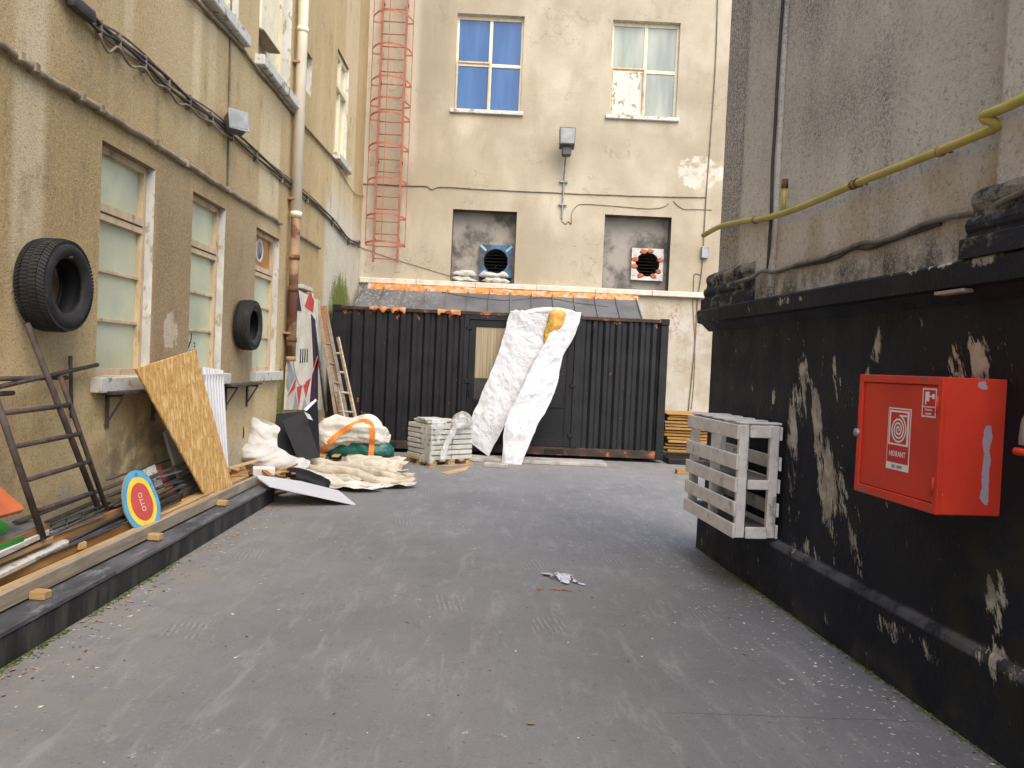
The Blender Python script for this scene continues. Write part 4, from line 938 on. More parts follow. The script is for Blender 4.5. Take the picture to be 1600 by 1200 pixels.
# ================================================================== things on the LEFT WALL
dp = thing('downpipe', 'tall downpipe, cream plastic above and rusted iron below', 'downpipe', L(443, 640))
px_ = L(452, 300).y
def dpt(py): 
    return Vector((XL + .10, px_, PX(450, py, XL + .10).z))
zj = L(448, 338).z; zk = L(443, 452).z
tube('plastic_pipe', [(XL + .11, px_, zj), (XL + .11, px_, 10.4)], .075, M['pvc'], dp, 20)
tube('iron_pipe', [(XL + .11, px_, L(440, 562).z), (XL + .11, px_, zj + .05)], .066, M['iron_pipe'], dp, 20)
for z, m_, r in ((L(462, 48).z, 'pvc', .083), (zj + .05, 'pvc', .084), (L(445, 400).z, 'iron_pipe', .076), (L(442, 450).z, 'iron_pipe', .076), (L(440, 530).z, 'iron_pipe', .078), (L(440, 560).z, 'iron_pipe', .072)):
    tube('collar', [(XL + .11, px_, z - .035), (XL + .11, px_, z + .035)], r, M[m_], dp, 20)
for z in (L(460, 100).z, L(450, 310).z, L(442, 520).z): box('bracket', (XL - .005, px_ - .095, z - .015), (XL + .11, px_ + .095, z + .015), M['iron_pipe'], dp, bev=.003)

cd = thing('plastered_conduit', 'rough plastered conduit running above the ground floor windows', 'conduit', L(200, 200))
tube('tube', [p + Vector((0, 0, rnd.uniform(-.008, .008))) for p in smoothpath([L(-40, 44, .03), L(0, 70, .03), L(60, 112, .03), L(125, 152, .03), L(190, 192, .03), L(250, 230, .03), L(310, 268, .03), L(357, 298, .03), L(400, 325, .03), L(440, 350, .03)], 6)], .026, M['conduit'], cd, 8)
for p in ((28, 88), (52, 106), (125, 152), (155, 170), (240, 222), (290, 256), (357, 297)):
    q = L(*p, .03); box('clip', (XL - .002, q.y - .03, q.z - .036), (XL + .066, q.y + .03, q.z + .036), M['conduit'], cd, bev=.01)
tag(tube('conduit_stub', smoothpath([L(462, 364, .03), L(478, 374, .03), L(500, 388, .03)], 5), .024, M['conduit'], None, 8), 'short plastered conduit stub beyond the downpipe', 'conduit')
wcable('vertical_conduit', 'thin vertical conduit on the stucco wall under the small floodlight', [(362, -40), (360, 80), (358, 170), (357, 230), (356, 296)], .012, M['cable'], L, .014, cat='conduit')
# the bundle of cables with ties
cb = thing('cable_bundle', 'sagging bundle of old cables tied along the stucco wall', 'cables', L(250, 120))
base = [(90, -22), (130, 15), (155, 40), (185, 62), (225, 95), (262, 128), (295, 155), (330, 182), (362, 207), (400, 240), (440, 274), (480, 308), (520, 345), (545, 375), (562, 380)]
for q in range(5):
    pts = []
    for w, (a, b) in enumerate(base):
        P = L(a, b, .03 + .012 * (q % 2)); P.z += (-.045 + .022 * q) + .02 * math.sin(w * 1.7 + q * 2); pts.append(P)
    tube('cable', smoothpath(pts, 4), .010 + .004 * (q % 2), M['cable_dark'] if q % 2 else M['cable'], cb, 6)
pts = []
for w, (a, b) in enumerate(base[2:9]):
    P = L(a, b, .05); P.z -= .06; pts.append(P)
    if w < 6:
        a2, b2 = base[w + 3]; P2 = L((a + a2) / 2, (b + b2) / 2, .06); P2.z -= rnd.uniform(.08, .15); pts.append(P2)
tube('slack_cable', smoothpath(pts, 5), .011, M['cable'], cb, 6)
for a, b in base[2:]:
    P = L(a, b, .03); box('tie', (XL, P.y - .012, P.z - .10), (XL + .055, P.y + .012, P.z + .045), M['cable'], cb, bev=.006)
P = L(128, 18, .06); V, F = boxVF(P - Vector((.04, .16, .03)), P + Vector((.04, .14, .06)), .03, 2); mk('splice_box', V, F, M['cable_dark'], cb)
wcable('upper_cable', 'paired cable running under the upper sills of the stucco wall', [(288, -18), (330, 25), (372, 68), (385, 85), (402, 108), (430, 140), (455, 172), (475, 196), (500, 224), (520, 246), (545, 272)], .022, M['cable'], L, .03)
wcable('upper_cable', 'thin slack cable dropping from the upper sill into the wall corner', [(520, 246), (532, 268), (545, 290), (556, 304), (568, 306)], .008, M['cable'], L, .02)

fl = thing('small_floodlight', 'small square floodlight clamped to the cable bundle on the stucco wall', 'lamp', L(366, 205))
P = L(371, 190, .17); Mx = Matrix.Translation(P) @ Matrix.Rotation(rad(42), 4, 'Z') @ Matrix.Rotation(rad(-14), 4, 'X')
V, F = boxVF((-.10, -.03, -.10), (.10, .13, .10), .025, 2); mk('housing', V, F, M['lamp_body'], fl, Mx=Mx)
V, F = boxVF((-.115, -.045, -.12), (.115, -.031, .12), .008); mk('bezel', V, F, M['galv'], fl, Mx=Mx)
V, F = boxVF((-.095, -.049, -.10), (.095, -.0455, .10), .002); mk('lens', V, F, M['lamp_glass'], fl, Mx=Mx)
tube('arm', [L(362, 208, 0), L(366, 206, .1), P], .018, M['galv'], fl)

def tyre(label, px, py, D, wdt, off):
    c = L(px, py, off + wdt / 2); R_ = D / 2; ri = R_ * .585
    Mx = Matrix.Translation(c) @ Matrix.Rotation(rad(-90), 4, 'Z')    # axis: local y -> world x
    t = thing('tyre', label, 'tyre', Mx=Mx, group='tyres hung on the stucco wall')
    h = wdt / 2
    prof = [(ri, -h * .62), (ri + .012, -h * .80), (ri + .05, -h * .96), (ri + (R_ - ri) * .55, -h), (R_ - .035, -h * .9), (R_ - .012, -h * .74), (R_ - .003, -h * .4), (R_, 0), (R_ - .003, h * .4), (R_ - .012, h * .74), (R_ - .035, h * .9),
            (ri + (R_ - ri) * .55, h), (ri + .05, h * .96), (ri + .012, h * .80), (ri, h * .62), (ri + .022, h * .60), (R_ - .045, h * .7), (R_ - .03, 0), (R_ - .045, -h * .7), (ri + .022, -h * .6)]
    lathe('carcass', prof, M['tyre'], t, Mx, 64)
    mb = MB(); n = 76
    for row, (y0, y1, lean) in enumerate(((-h * .88, -h * .52, .5), (-h * .46, -h * .05, 0), (h * .05, h * .46, 0), (h * .52, h * .88, -.5))):
        for q in range(n):
            a0 = 2 * math.pi * (q + .1 + (row % 2) * .5) / n; a1 = a0 + 2 * math.pi * .74 / n
            def pr(a, y, rr): s = a + lean * (y - (y0 + y1) / 2) / R_; return (rr * math.cos(s), y, rr * math.sin(s))
            e0 = R_ - (.014 if abs(y0) > h * .7 else .0035); e1 = R_ - (.014 if abs(y1) > h * .7 else .0035); up = .007
            V = [pr(a0, y0, e0 - .01), pr(a1, y0, e0 - .01), pr(a1, y1, e1 - .01), pr(a0, y1, e1 - .01), pr(a0, y0, e0 + up), pr(a1, y0, e0 + up), pr(a1, y1, e1 + up), pr(a0, y1, e1 + up)]
            mb.add(V, [[0, 1, 2, 3], [4, 5, 6, 7], [0, 1, 5, 4], [1, 2, 6, 5], [2, 3, 7, 6], [3, 0, 4, 7]])
    tr = mb.build('tread', M['tyre'], t, Mx=Mx); tr['kind'] = 'stuff'
    tube('hook', [Mx @ Vector((0, h, ri + .01)), Mx @ Vector((0, -h * .3, ri + .012))], .009, M['rusty'], t, 6)
    return t
tyre('black tyre on the stucco wall beside the window nearest the rusty frame', 87, 446, .625, .22, .012)
tyre('black tyre on the stucco wall between the second and third windows', 388, 508, .60, .19, .012)

# shelf under the first window sill, with brackets; a second one under the next sill
def shelf(label, pxa, pya, pxb, pyb, brk):
    a, b = L(pxa, pya), L(pxb, pyb); z = a.z; t = thing('wall_shelf', label, 'shelf', a)
    box('shelf_board', (XL + .004, a.y, z - .02), (XL + .16, b.y, z + .006), M['rusty'], t, bev=.003)
    for y in brk:
        mb = MB(); mb.box((XL + .002, y - .015, z - .30), (XL + .022, y + .015, z - .021)); mb.box((XL + .022, y - .015, z - .045), (XL + .15, y + .015, z - .0215))
        Mx, ln_ = barM((XL + .02, y, z - .24), (XL + .14, y, z - .04)); V, F = boxVF((-.008, 0, -.008), (.008, ln_, .008)); mb.add([Mx @ v for v in V], F); mb.build('bracket', M['rusty'], t)
    return t
shelf('thin dark shelf on iron brackets under the first stucco wall window', 150, 612, 246, 606, (L(166, 612).y, L(238, 606).y))
shelf('short dark shelf on iron brackets beyond the corrugated sheet', 345, 601, 390, 602, (L(352, 602).y, L(385, 602).y))

# painted panel (mural) beside the downpipe
mp = thing('mural_panel', 'cream wall panel painted with red, grey and purple triangles beside the downpipe', 'mural', L(440, 640))
def LP(px, py, o=.045): return L(px, py, o)
ya_, yz_ = L(447, 460).y, L(505, 470).y
slab('panel', [LP(443, 640, .04), LP(500, 640, .04), LP(497, 470, .04), LP(453, 448, .04)], .035, M['mural_white'], mp, flip=1)
def mpiece(pts, mat, o): slab('painted_shape', [L(px, py, o) for px, py in pts], .002, M[mat], mp)
mo = .080
for pts, m_ in ((((466, 452), (461, 485), (471, 486)), 'mural_purple'), (((484, 456), (476, 478), (489, 488), (491, 470)), 'mural_red'), (((461, 500), (456, 515), (463, 517)), 'mural_grey'), (((455, 522), (463, 523), (461, 532), (454, 530)), 'mural_red'),
                (((450, 562), (455, 572), (462, 588), (450, 612), (448, 600)), 'mural_grey'), (((463, 590), (449, 620), (461, 607)), 'mural_red'), (((455, 556), (463, 548), (462, 562)), 'mural_red'), (((464, 605), (472, 602), (467, 638)), 'mural_red'),
                (((474, 600), (486, 590), (478, 622)), 'mural_red'), (((488, 585), (497, 560), (497, 625), (484, 628)), 'mural_purple'), (((486, 490), (496, 505), (498, 548), (490, 575)), 'mural_purple'), (((490, 575), (499, 552), (499, 575)), 'mural_red'), (((462, 612), (458, 640), (466, 640)), 'mural_grey'), (((476, 622), (472, 640), (481, 640)), 'mural_grey')): mpiece(pts, m_, mo)
pts = [(472 + 14 * math.cos(a) + (545 - 545) * .0, 545 + 58 * math.sin(a)) for a in [2 * math.pi * q / 20 for q in range(20)]]
mpiece(pts, 'mural_white', mo + .004)
for x in (469.5, 473, 476.5, 480):
    P0, P1 = L(x, 545, mo + .008), L(x - .6, 566 + (x % 2), mo + .008); tube('drip', [P0, P1], .012, M['ink'], mp, 5)
box('top_ledge', (XL, L(464, 446).y, L(464, 447).z - .03), (XL + .10, L(479, 452).y, L(464, 447).z + .03), M['paint_white'], mp, bev=.008)

# ================================================================== SCRAP ALONG THE KERB
zk_ = KZ + .005
# long pale beam, with stubs of timber underneath
bx = -2.74
def lineup(pa, pb, X_, y0, y1):      # a straight piece at distance X_ from the yard axis through two seen points, cut at y0 and y1
    A_, B_ = PX(*pa, X_), PX(*pb, X_); d_ = (B_ - A_) / (B_.y - A_.y); return A_ + d_ * (y0 - A_.y), A_ + d_ * (y1 - A_.y)
bm_ = thing('pale_timber_beam', 'long pale weathered timber beam lying on edge along the kerb', 'beam', (-2.70, 6, zk_))
e0, e1_ = lineup((0, 944), (408, 748), -2.70, 2.2, 8.72); e0.z += .012; e1_.z += .016
bar('beam', e0, e1_, .045, .10, M['beam'], bm_, bev=.005)
e0, e1_ = lineup((0, 915), (395, 742), -2.77, 2.2, 8.5); e0.z -= .035; e1_.z -= .03; tag(bar('flat_plank', e0, e1_, .05, .03, M['wood_light']), 'narrow fresh plank lying along the back of the pale beam', 'plank')
for (a_, b_), lab in (((70, 927), 'short timber stub poking out under the pale beam, beyond the brown bar end'), ((248, 838), 'short timber stub poking out under the pale beam, below the round target board'), ((352, 785), 'short pale timber stub poking out under the beam below the chipboard sheet')):
    P = PX(a_, b_, -2.60); zc = zk_ + .026
    tag(bar('timber_stub', (-2.676, P.y + .01, zc), (-2.58, P.y, zc), .07, .05, M['wood_light'], bev=.005), lab, 'timber stub', 'timber stubs under the beam')
e0, e1_ = lineup((0, 905), (280, 787), -2.86, 1.8, PX(285, 787, -2.86).y); tag(bar('brown_timber_bar', e0, e1_, .06, .06, M['wood_orange']), 'long brown square timber bar lying behind the pale beam', 'timber')
P = PX(130, 853, -2.80); tag(bar('timber_stub', P + Vector((-.2, .05, 0)), P, .07, .05, M['wood_light'], bev=.005), 'short timber stub resting across the brown bar', 'timber stub', 'timber stubs under the beam')
e0, e1_ = lineup((0, 885), (200, 800), -2.93, 1.5, 7.0); tag(bar('rust_brown_board', e0, e1_, .03, .13, M['wood_orange']), 'broad rust-brown board on edge behind the brown bar', 'board')
e0, e1_ = lineup((255, 800), (400, 735), -2.83, 6.2, 8.7); tag(bar('flat_board', e0, e1_, .12, .03, M['wood_light']), 'light flat board under the foot of the chipboard sheet', 'plank')
e0, e1_ = lineup((262, 790), (400, 728), -2.93, 6.2, 8.7); tag(bar('flat_board', e0, e1_, .10, .03, M['wood_brown']), 'brown flat board between the chipboard foot and the wall', 'plank')
P = PX(330, 776, -2.76); tag(bar('timber_stub', P + Vector((-.17, .03, 0)), P, .065, .045, M['wood_light'], bev=.005), 'short timber block lying at the foot of the chipboard sheet', 'timber stub', 'timber stubs under the beam')
for q in range(6):
    y0 = 1.5 + q * .15 + rnd.random(); tag(bar('scrap_lath', (bx - .06 - .03 * q, y0, zk_ + .02 + .016 * (q % 3)), (bx - .09 - .034 * q, y0 + 5.6 + rnd.random() * .6, zk_ + .02 + .016 * (q % 3)), .045, .014, M['wood_brown']), 'thin brown lath lying low between the beam and the wall', 'lath', 'laths behind the beam')
# chipboard sheet (OSB)
osb = slab('chipboard_sheet', [PX(319, 779, -2.80), PX(367, 771, -2.74), PX(301, 547, -2.955), PX(212, 576, -2.95)], .018, M['osb'], flip=-1, bev=.002)
tag(osb, 'large tapered yellow chipboard sheet leaning against the stucco wall', 'board')
gp = slab('grey_plank', [PX(290, 776, -2.93), PX(312, 770, -2.92), PX(275, 665, -3.10), PX(258, 675, -3.10)], .03, M['grey_board'], flip=-1, bev=.003); tag(gp, 'grey plank leaning behind the chipboard sheet', 'plank')
# corrugated white sheet
a, b, c, d = PX(335, 700, -2.95), PX(353, 692, -2.95), PX(348, 579, -3.09), PX(317, 573, -3.09)
a = PX(330, 735, -2.92); b = PX(356, 730, -2.92)
V, F = [], []; n = 29
for r in range(2):
    p0, p1 = (a, b) if r == 0 else (d, c); nr = ((b - a).cross(d - a)).normalized()
    for q in range(n): t_ = q / (n - 1); V.append(p0.lerp(p1, t_) + nr * .012 * (1 if (q // 2) % 2 else -1))
V2 = [v + nr * .003 for v in V]
F = [[q, q + 1, n + q + 1, n + q] for q in range(n - 1)]; m_ = len(V); F2 = [[i + m_ for i in f] for f in F]
tag(mk('corrugated_sheet', V + V2, F + F2, M['corr_white']), 'white corrugated sheet leaning between the chipboard and the window sill', 'sheet')
# oval target board
tb = thing('target_board', 'oval board painted with blue, yellow and red rings leaning by the rods', 'target board', PX(222, 830, -2.76))
P0_, P1_ = PX(236, 832, -2.715), PX(206, 736, -2.86); cc = (P0_ + P1_) / 2; u_ = (PX(248, 775, -2.80) - PX(192, 790, -2.86)); e1 = Vector((.34, .94, 0)).normalized(); e2 = (P1_ - P0_).normalized(); e1 = (e1 - e2 * e1.dot(e2)).normalized(); e3 = e1.cross(e2)
Mt = Matrix(((e1.x, e3.x, e2.x, cc.x), (e1.y, e3.y, e2.y, cc.y), (e1.z, e3.z, e2.z, cc.z), (0, 0, 0, 1)))
def ovalring(name, r0, r1, y0, y1, mat, h=1.0):
    V, F = [], []; n = 48
    for y in (y0, y1):
        for r in (r0, r1):
            for q in range(n):
                an = 2 * math.pi * q / n; c_, s_ = math.cos(an), math.sin(an); pinch = 1 - .14 * max(0, math.cos(an - .25)) ** 8 + .05 * math.sin(2 * an + .6)
                V.append((c_ * r * pinch * .70, y, s_ * r * 1.0))
    for q in range(n):
        p = (q + 1) % n
        F += [[q, p, n + p, n + q], [2 * n + q, 2 * n + p, 3 * n + p, 3 * n + q], [n + q, n + p, 3 * n + p, 3 * n + q], [q, p, 2 * n + p, 2 * n + q]]
    return mk(name, V, F, mat, tb, Mx=Mt)
RS_ = (P1_ - P0_).length / 2
fr = -1 if (Mt.to_3x3() @ Vector((0, 1, 0))).x > 0 else 1
sg = 1 if (Mt.to_3x3() @ Vector((0, 1, 0))).x > 0 else -1
ovalring('backing', .01, RS_, -.006 * sg, .006 * sg, M['disc_back'])
ovalring('blue_ring', RS_ * .79, RS_ * 1.003, .0062 * sg, .0085 * sg, M['disc_blue']); ovalring('yellow_ring', RS_ * .60, RS_ * .79, .0062 * sg, .0084 * sg, M['disc_yellow']); ovalring('red_centre', .002, RS_ * .60, .0062 * sg, .0086 * sg, M['disc_red'])
face = Matrix(((0, -1, 0, 0), (0, 0, 1, 0), (-1, 0, 0, 0), (0, 0, 0, 1)))
Mtx = Mt @ Matrix.Translation((-.0, .0095 * sg, 0)) @ (Matrix.Rotation(rad(90 * 1), 4, 'X') if sg < 0 else Matrix.Rotation(rad(-90), 4, 'X') @ Matrix.Rotation(rad(180), 4, 'Z')) @ Matrix.Rotation(rad(-90), 4, 'Z')
text('lettering', 'OTTO', .055, M['white_chalk'], tb, Mtx)

# rusty tubular frame leaning on the wall
rf = thing('rusty_tube_frame', 'dark rusty tubular frame with four rungs leaning on the stucco wall', 'frame', PX(66, 838, -2.86))
def fx(px, py):
    t_ = min(1, max(0, (838 - py) / 330)); return PX(px, py, -2.86 - .22 * t_)
def ftube(nm, a, b, r=.018): tube(nm, [fx(*a), fx(*b)], r, M['rusty'], rf, 8)
ftube('upright', (68, 842), (-14, 600), .021); ftube('upright', (152, 790), (42, 505), .021); ftube('upright', (167, 797), (94, 588), .018)
for a, b in (((2, 646), (108, 633)), ((22, 698), (124, 678)), ((42, 750), (140, 721)), ((60, 798), (150, 768))): ftube('rung', a, b, .017)
for a, b, lab in (((-8, 606), (152, 570), 'thin rusty rod lying across the top of the tubular frame'), ((-8, 592), (104, 590), 'rusty bar lying level across the head of the tubular frame'), ((-8, 616), (20, 614), 'short rusty bar end beside the tubular frame')):
    tag(tube('rusty_bar', [PX(a[0], a[1], -3.02), PX(b[0], b[1], -3.09)], .016, M['rusty'], None, 8), lab, 'bar')
tag(tube('rusty_bar', [L(112, 653, .03), L(110, 556, .03)], .014, M['rusty']), 'short upright rusty bar fixed to the wall behind the tubular frame', 'bar')
# scrap steel rods and slats lying along the wall foot
for q in range(22):
    x = -3.11 + .30 * rnd.random(); y0 = 4.0 + 2.2 * rnd.random(); y1 = y0 + 1.4 + 1.7 * rnd.random(); z0 = zk_ + .05 + (.36 - abs(x + 2.8) * .0) * rnd.random() * (-(x + 2.78) / .33 + .15); y1 = min(y1, 8.5)
    Pa, Pb = Vector((x, y0, z0)), Vector((max(-3.12, x - .03 + .06 * rnd.random()), y1, z0 + rnd.uniform(-.03, .14)))
    if q % 3: o = tube('steel_rod', [Pa, Pb], .009 + .012 * rnd.random(), M['rod'], None, 7); lab = 'thin dark scrap steel rod in the heap at the wall foot'
    else: o = bar('scrap_steel_strip', Pa, Pb, .05, .012, M['rod'], None, .001); lab = 'flat dark scrap steel slat in the heap at the wall foot'
    tag(o, lab, 'scrap rod', 'scrap steel at the wall foot')
for a, b in (((245, 748), (330, 722)), ((248, 762), (318, 742))): tag(tube('steel_rod', [PX(*a, -2.86), PX(*b, -2.98)], .012, M['rod'], None, 7), 'steel rod sticking out towards the target board', 'scrap rod', 'rods beside the target board')
tag(slab('painted_offcut', [PX(252, 792, -2.90), PX(268, 788, -2.90), PX(243, 725, -3.06), PX(226, 733, -3.06)], .02, M['paint_white'], flip=-1), 'worn white board offcut leaning behind the target board', 'board')
tag(slab('painted_offcut', [PX(270, 786, -2.93), PX(284, 782, -2.93), PX(252, 728, -3.08), PX(243, 734, -3.08)], .02, M['disc_red'], flip=-1), 'faded red board offcut leaning behind the target board', 'board')
tag(slab('metal_offcut', [PX(168, 826, -2.90), PX(192, 818, -2.90), PX(192, 796, -2.93), PX(170, 802, -2.93)], .03, M['galv'], flip=-1), 'rusty pale sheet offcut standing in the rods', 'offcut')
tag(slab('rusty_sheet_offcut', [PX(95, 850, -2.92), PX(170, 822, -2.92), PX(168, 800, -2.96), PX(95, 826, -2.96)], .015, M['iron_pipe'], flip=-1), 'low rusty panel standing behind the brown bar', 'panel')
# wire rack on the rods
wr_ = thing('wire_rack', 'thin bent wire rack lying on the scrap rods', 'rack', PX(110, 840, -2.95))
for q in range(4):
    tube('wire', [PX(78, 838 - q * 6, -2.90 - .04 * q), PX(165, 806 - q * 6, -2.90 - .04 * q)], .006, M['galv'], wr_, 5)
for q in range(4): tube('cross_wire', [PX(82 + q * 24, 838 - q * 8.8, -2.90), PX(80 + q * 24, 818 - q * 8.8, -3.02)], .006, M['galv'], wr_, 5)
# orange board and the stack of rounded boards at the near end
tag(slab('orange_board', [PX(-60, 820, -2.84), PX(38, 796, -2.88), PX(37, 791, -2.90), PX(-5, 750, -3.06), PX(-90, 765, -3.06)], .03, M['orange_board'], flip=-1, bev=.004), 'orange-red painted board leaning beside the foot of the rusty frame', 'board')
def rboard(label, px, py, X_, w, ln_, th, mat, ang, tilt=0, cat='board'):
    c_ = PX(px, py, X_); bm = bmesh.new(); n = 20; pts = []
    for q in range(n): an = -math.pi / 2 + math.pi * q / (n - 1); pts.append((w / 2 * math.sin(an), w / 2 * math.cos(an) * .8))
    pts = [(x, y) for x, y in pts] + [(w / 2, -ln_), (-w / 2, -ln_)]
    V = [(x, y, 0) for x, y in pts] + [(x, y, th) for x, y in pts]; k_ = len(pts); bm.free()
    F = [list(range(k_)), list(range(k_, 2 * k_))] + [[i, (i + 1) % k_, (i + 1) % k_ + k_, i + k_] for i in range(k_)]
    return tag(mk('rounded_board', V, F, mat, Mx=Matrix.Translation(c_) @ Matrix.Rotation(rad(ang), 4, 'Z') @ Matrix.Rotation(rad(tilt), 4, 'X')), label, cat)
rboard('pale round-ended board lowest in the stack by the rusty frame', 74, 852, -2.97, .26, 1.1, .022, M['paint_white'], 4)
rboard('light wooden round-ended board above the lowest board of the stack by the rusty frame', 62, 846, -2.955, .16, 1.1, .03, M['wood_light'], 2)
rboard('narrow green board end lying on the stack by the rusty frame', 26, 846, -2.90, .08, .8, .03, M['green'], 2)
rboard('cream wooden board in the middle of the stack by the rusty frame', 50, 836, -2.98, .2, 1.0, .03, M['white_cream'], 6)
rboard('brown board with pale face high in the stack by the rusty frame', 44, 828, -3.0, .22, 1.0, .03, M['wood_brown'], 2)
rboard('grey rounded board topping the stack by the rusty frame', 40, 822, -3.01, .22, 1.0, .018, M['galv'], 0)
tag(loft('green_pot', [PX(-16, 806, -2.9), PX(-4, 812, -2.9), PX(8, 818, -2.9)], [PX(-16, 838, -2.9), PX(-4, 838, -2.9), PX(7, 834, -2.9)], .9, M['green'], wr=.004, n=14), 'small green plastic lump beside the orange-red board', 'plastic')

# ================================================================== HEAP BEYOND THE KERB END
def Q(pts, y): return [PY(px, py, (y if not isinstance(y, (list, tuple)) else y[i])) for i, (px, py) in enumerate(pts)]
for q in range(26):   # broken laths between sheet and foam block
    x = -3.0 + .62 * rnd.random(); y = 8.95 + .9 * rnd.random(); z = .03 + .26 * rnd.random(); an = rnd.uniform(-.7, .7); l_ = .35 + .4 * rnd.random()
    if q >= 18: y = 8.0 + .8 * rnd.random(); z = zk_ + .1 + .12 * rnd.random(); x = -3.0 + .2 * rnd.random()
    d_ = Vector((math.sin(an), math.cos(an) * .8, rnd.uniform(-.25, .25))) * l_ / 2; c_ = Vector((x, y, z))
    tag(bar('broken_lath', c_ - d_, c_ + d_, .05 + .03 * rnd.random(), .022, M['wood_brown'] if q % 3 else M['wood_light'], bev=.002), 'broken brown lath in the wood scraps beside the chipboard foot', 'lath', 'broken laths by the chipboard')
fbk = boxVF((-.13, -.09, 0), (.13, .09, .10), .02, 2); tag(mk('foam_block', *fbk, M['styro'], Mx=Matrix.Translation(PY(412, 742, 9.35)) @ Matrix.Rotation(.3, 4, 'Z')), 'pale grey block lying between the wood scraps and the white board', 'block')
wb_ = slab('white_board', [PZ(396, 743, .30), PZ(420, 762, .24), PZ(556, 788, .006), PZ(528, 770, .02), PZ(470, 752, .17)], .016, M['white_board'], flip=-1, bev=.001); tag(wb_, 'clean white laminate board propped with one corner on the ground', 'board')
wbn = thing('white_banner', 'white vinyl banner slumping off a bag shape beside the black sheets', 'tarp', PZ(440, 742))
def sheet(name, Lq, Rq, amp, seed, mat, parent, n=44, rows=60, tilt=.4):
    A = smoothpath([PY(*p) for p in Lq], 8); C_ = smoothpath([PY(*p) for p in Rq], 8); m = min(len(A), len(C_)); V = []
    for i in range(rows):
        f = i / (rows - 1) * (m - 1); a = int(min(f, m - 2)); g_ = f - a
        for j in range(n):
            u = j / (n - 1); p = A[a].lerp(A[a + 1], g_).lerp(C_[a].lerp(C_[a + 1], g_), u); q = Vector((p.x + p.z * tilt, seed, p.z)) * 1.6
            d = amp * (crease(q, 1.6, 2) + .5 * crease(q + Vector((3, 1, 0)), 4, 2)) - .06 * math.sin(math.pi * u) * math.sin(math.pi * i / (rows - 1)); V.append(p + Vector((0, -abs(d) * 1.0 + .0, .25 * d)))
    V2 = [v + Vector((0, .012, 0)) for v in V]; N_ = len(V); F = [[i * n + j, i * n + j + 1, (i + 1) * n + j + 1, (i + 1) * n + j] for i in range(rows - 1) for j in range(n - 1)]
    rim = [i * n for i in range(rows)] + [(rows - 1) * n + j for j in range(1, n)] + [i * n + n - 1 for i in range(rows - 2, -1, -1)] + [j for j in range(n - 2, 0, -1)]
    F += [[k + N_ for k in f] for f in F] + [[rim[i], rim[(i + 1) % len(rim)], rim[(i + 1) % len(rim)] + N_, rim[i] + N_] for i in range(len(rim))]
    return mk(name, V + V2, F, mat, parent, smooth=True)
sheet('hanging_sheet', [(377, 646, 9.90), (372, 664, 9.86), (367, 688, 9.80), (370, 709, 9.72)], [(400, 653, 9.98), (436, 667, 9.98), (433, 688, 9.92), (436, 712, 9.80)], .07, 3.0, M['white_vinyl'], wbn)
loft('slumped_fold', Q([(368, 694), (385, 697), (410, 700), (432, 704), (455, 715), (482, 722)], [9.85, 9.85, 9.85, 9.9, 10.0, 10.15]), Q([(372, 712), (386, 718), (404, 725), (424, 732), (448, 740), (470, 743)], [9.62, 9.62, 9.65, 9.72, 9.85, 10.0]), .7, M['white_vinyl'], wbn, wr=.09, ws=2.2, seed=5, n=70, k=12, st=(.7, .8, 1.8))
tag(loft('white_tube_bag', Q([(360, 646), (362, 643), (371, 640), (375, 645)], 9.98), Q([(368, 668), (373, 670), (380, 672), (385, 678)], 9.98), .8, M['white_cream'], wr=.01, n=12), 'upright white bag end standing above the banner', 'bag')
tag(tube('cord', smoothpath([PY(*p, 9.60) for p in ((379, 663), (381, 676), (378, 688), (370, 700), (365, 704))], 5), .007, M['black_sheet'], None, 6), 'black cord hanging over the white banner', 'cord')
def pleats(name, A, Bq, dome, nf, amp, mat, seed, k=9, per=12):
    """gathered canvas lying on the ground: long folds that lean over one another"""
    A, Bq = smoothpath(A, k), smoothpath(Bq, k); m = min(len(A), len(Bq)); nu = nf * per + 1; V, F = [], []
    for i in range(m):
        s_ = i / (m - 1); ac = Bq[i] - A[i]; ad = ac.normalized(); dm = dome[0] + (dome[1] - dome[0]) * s_
        for j in range(nu):
            u = j / (nu - 1); th = 2 * math.pi * (nf * u + .55 * fbm((s_ * 2.2, u * 1.5, seed), 1.3, 2)); am = amp * (.55 + .9 * abs(fbm((s_ * 1.7, u * 3, seed + 4), 1.4, 2)) + .25)
            z = dm * math.sin(math.pi * min(1, max(0, u))) ** .7 * (1 + .35 * fbm((s_ * 3, u * 2, seed + 9), 1)) + am * (.5 + .5 * math.cos(th)) ** 1.4
            lat = am * .75 * math.sin(th + .9); p = A[i].lerp(Bq[i], u) + ad * lat; p.z = max(.006, z + .010 * crease((p.x, p.y, seed), 9, 2)); 
            if i == m - 1: p += (Bq[i] - Bq[i - 1]).normalized() * .10 * math.cos(th)
            V.append(p)
    V += [Vector((V[j].x, V[j].y, .004)) for j in list(range(0, nu))]
    F = [[i * nu + j, i * nu + j + 1, (i + 1) * nu + j + 1, (i + 1) * nu + j] for i in range(m - 1) for j in range(nu - 1)]
    b0 = m * nu; F += [[b0 + j, b0 + j + 1, j + 1, j] for j in range(nu - 1)]
    return mk(name, V, F, mat, smooth=True)
tag(pleats('canvas_roll', [PZ(*p) for p in ((452, 737), (485, 733), (520, 734), (560, 737), (600, 745), (636, 756))], [PZ(*p) for p in ((470, 746), (500, 752), (535, 756), (570, 762), (605, 766), (641, 763))], (.20, .05), 4, .075, M['cream_tarp'], 5), 'long pleated cream canvas spreading over the concrete', 'tarp')
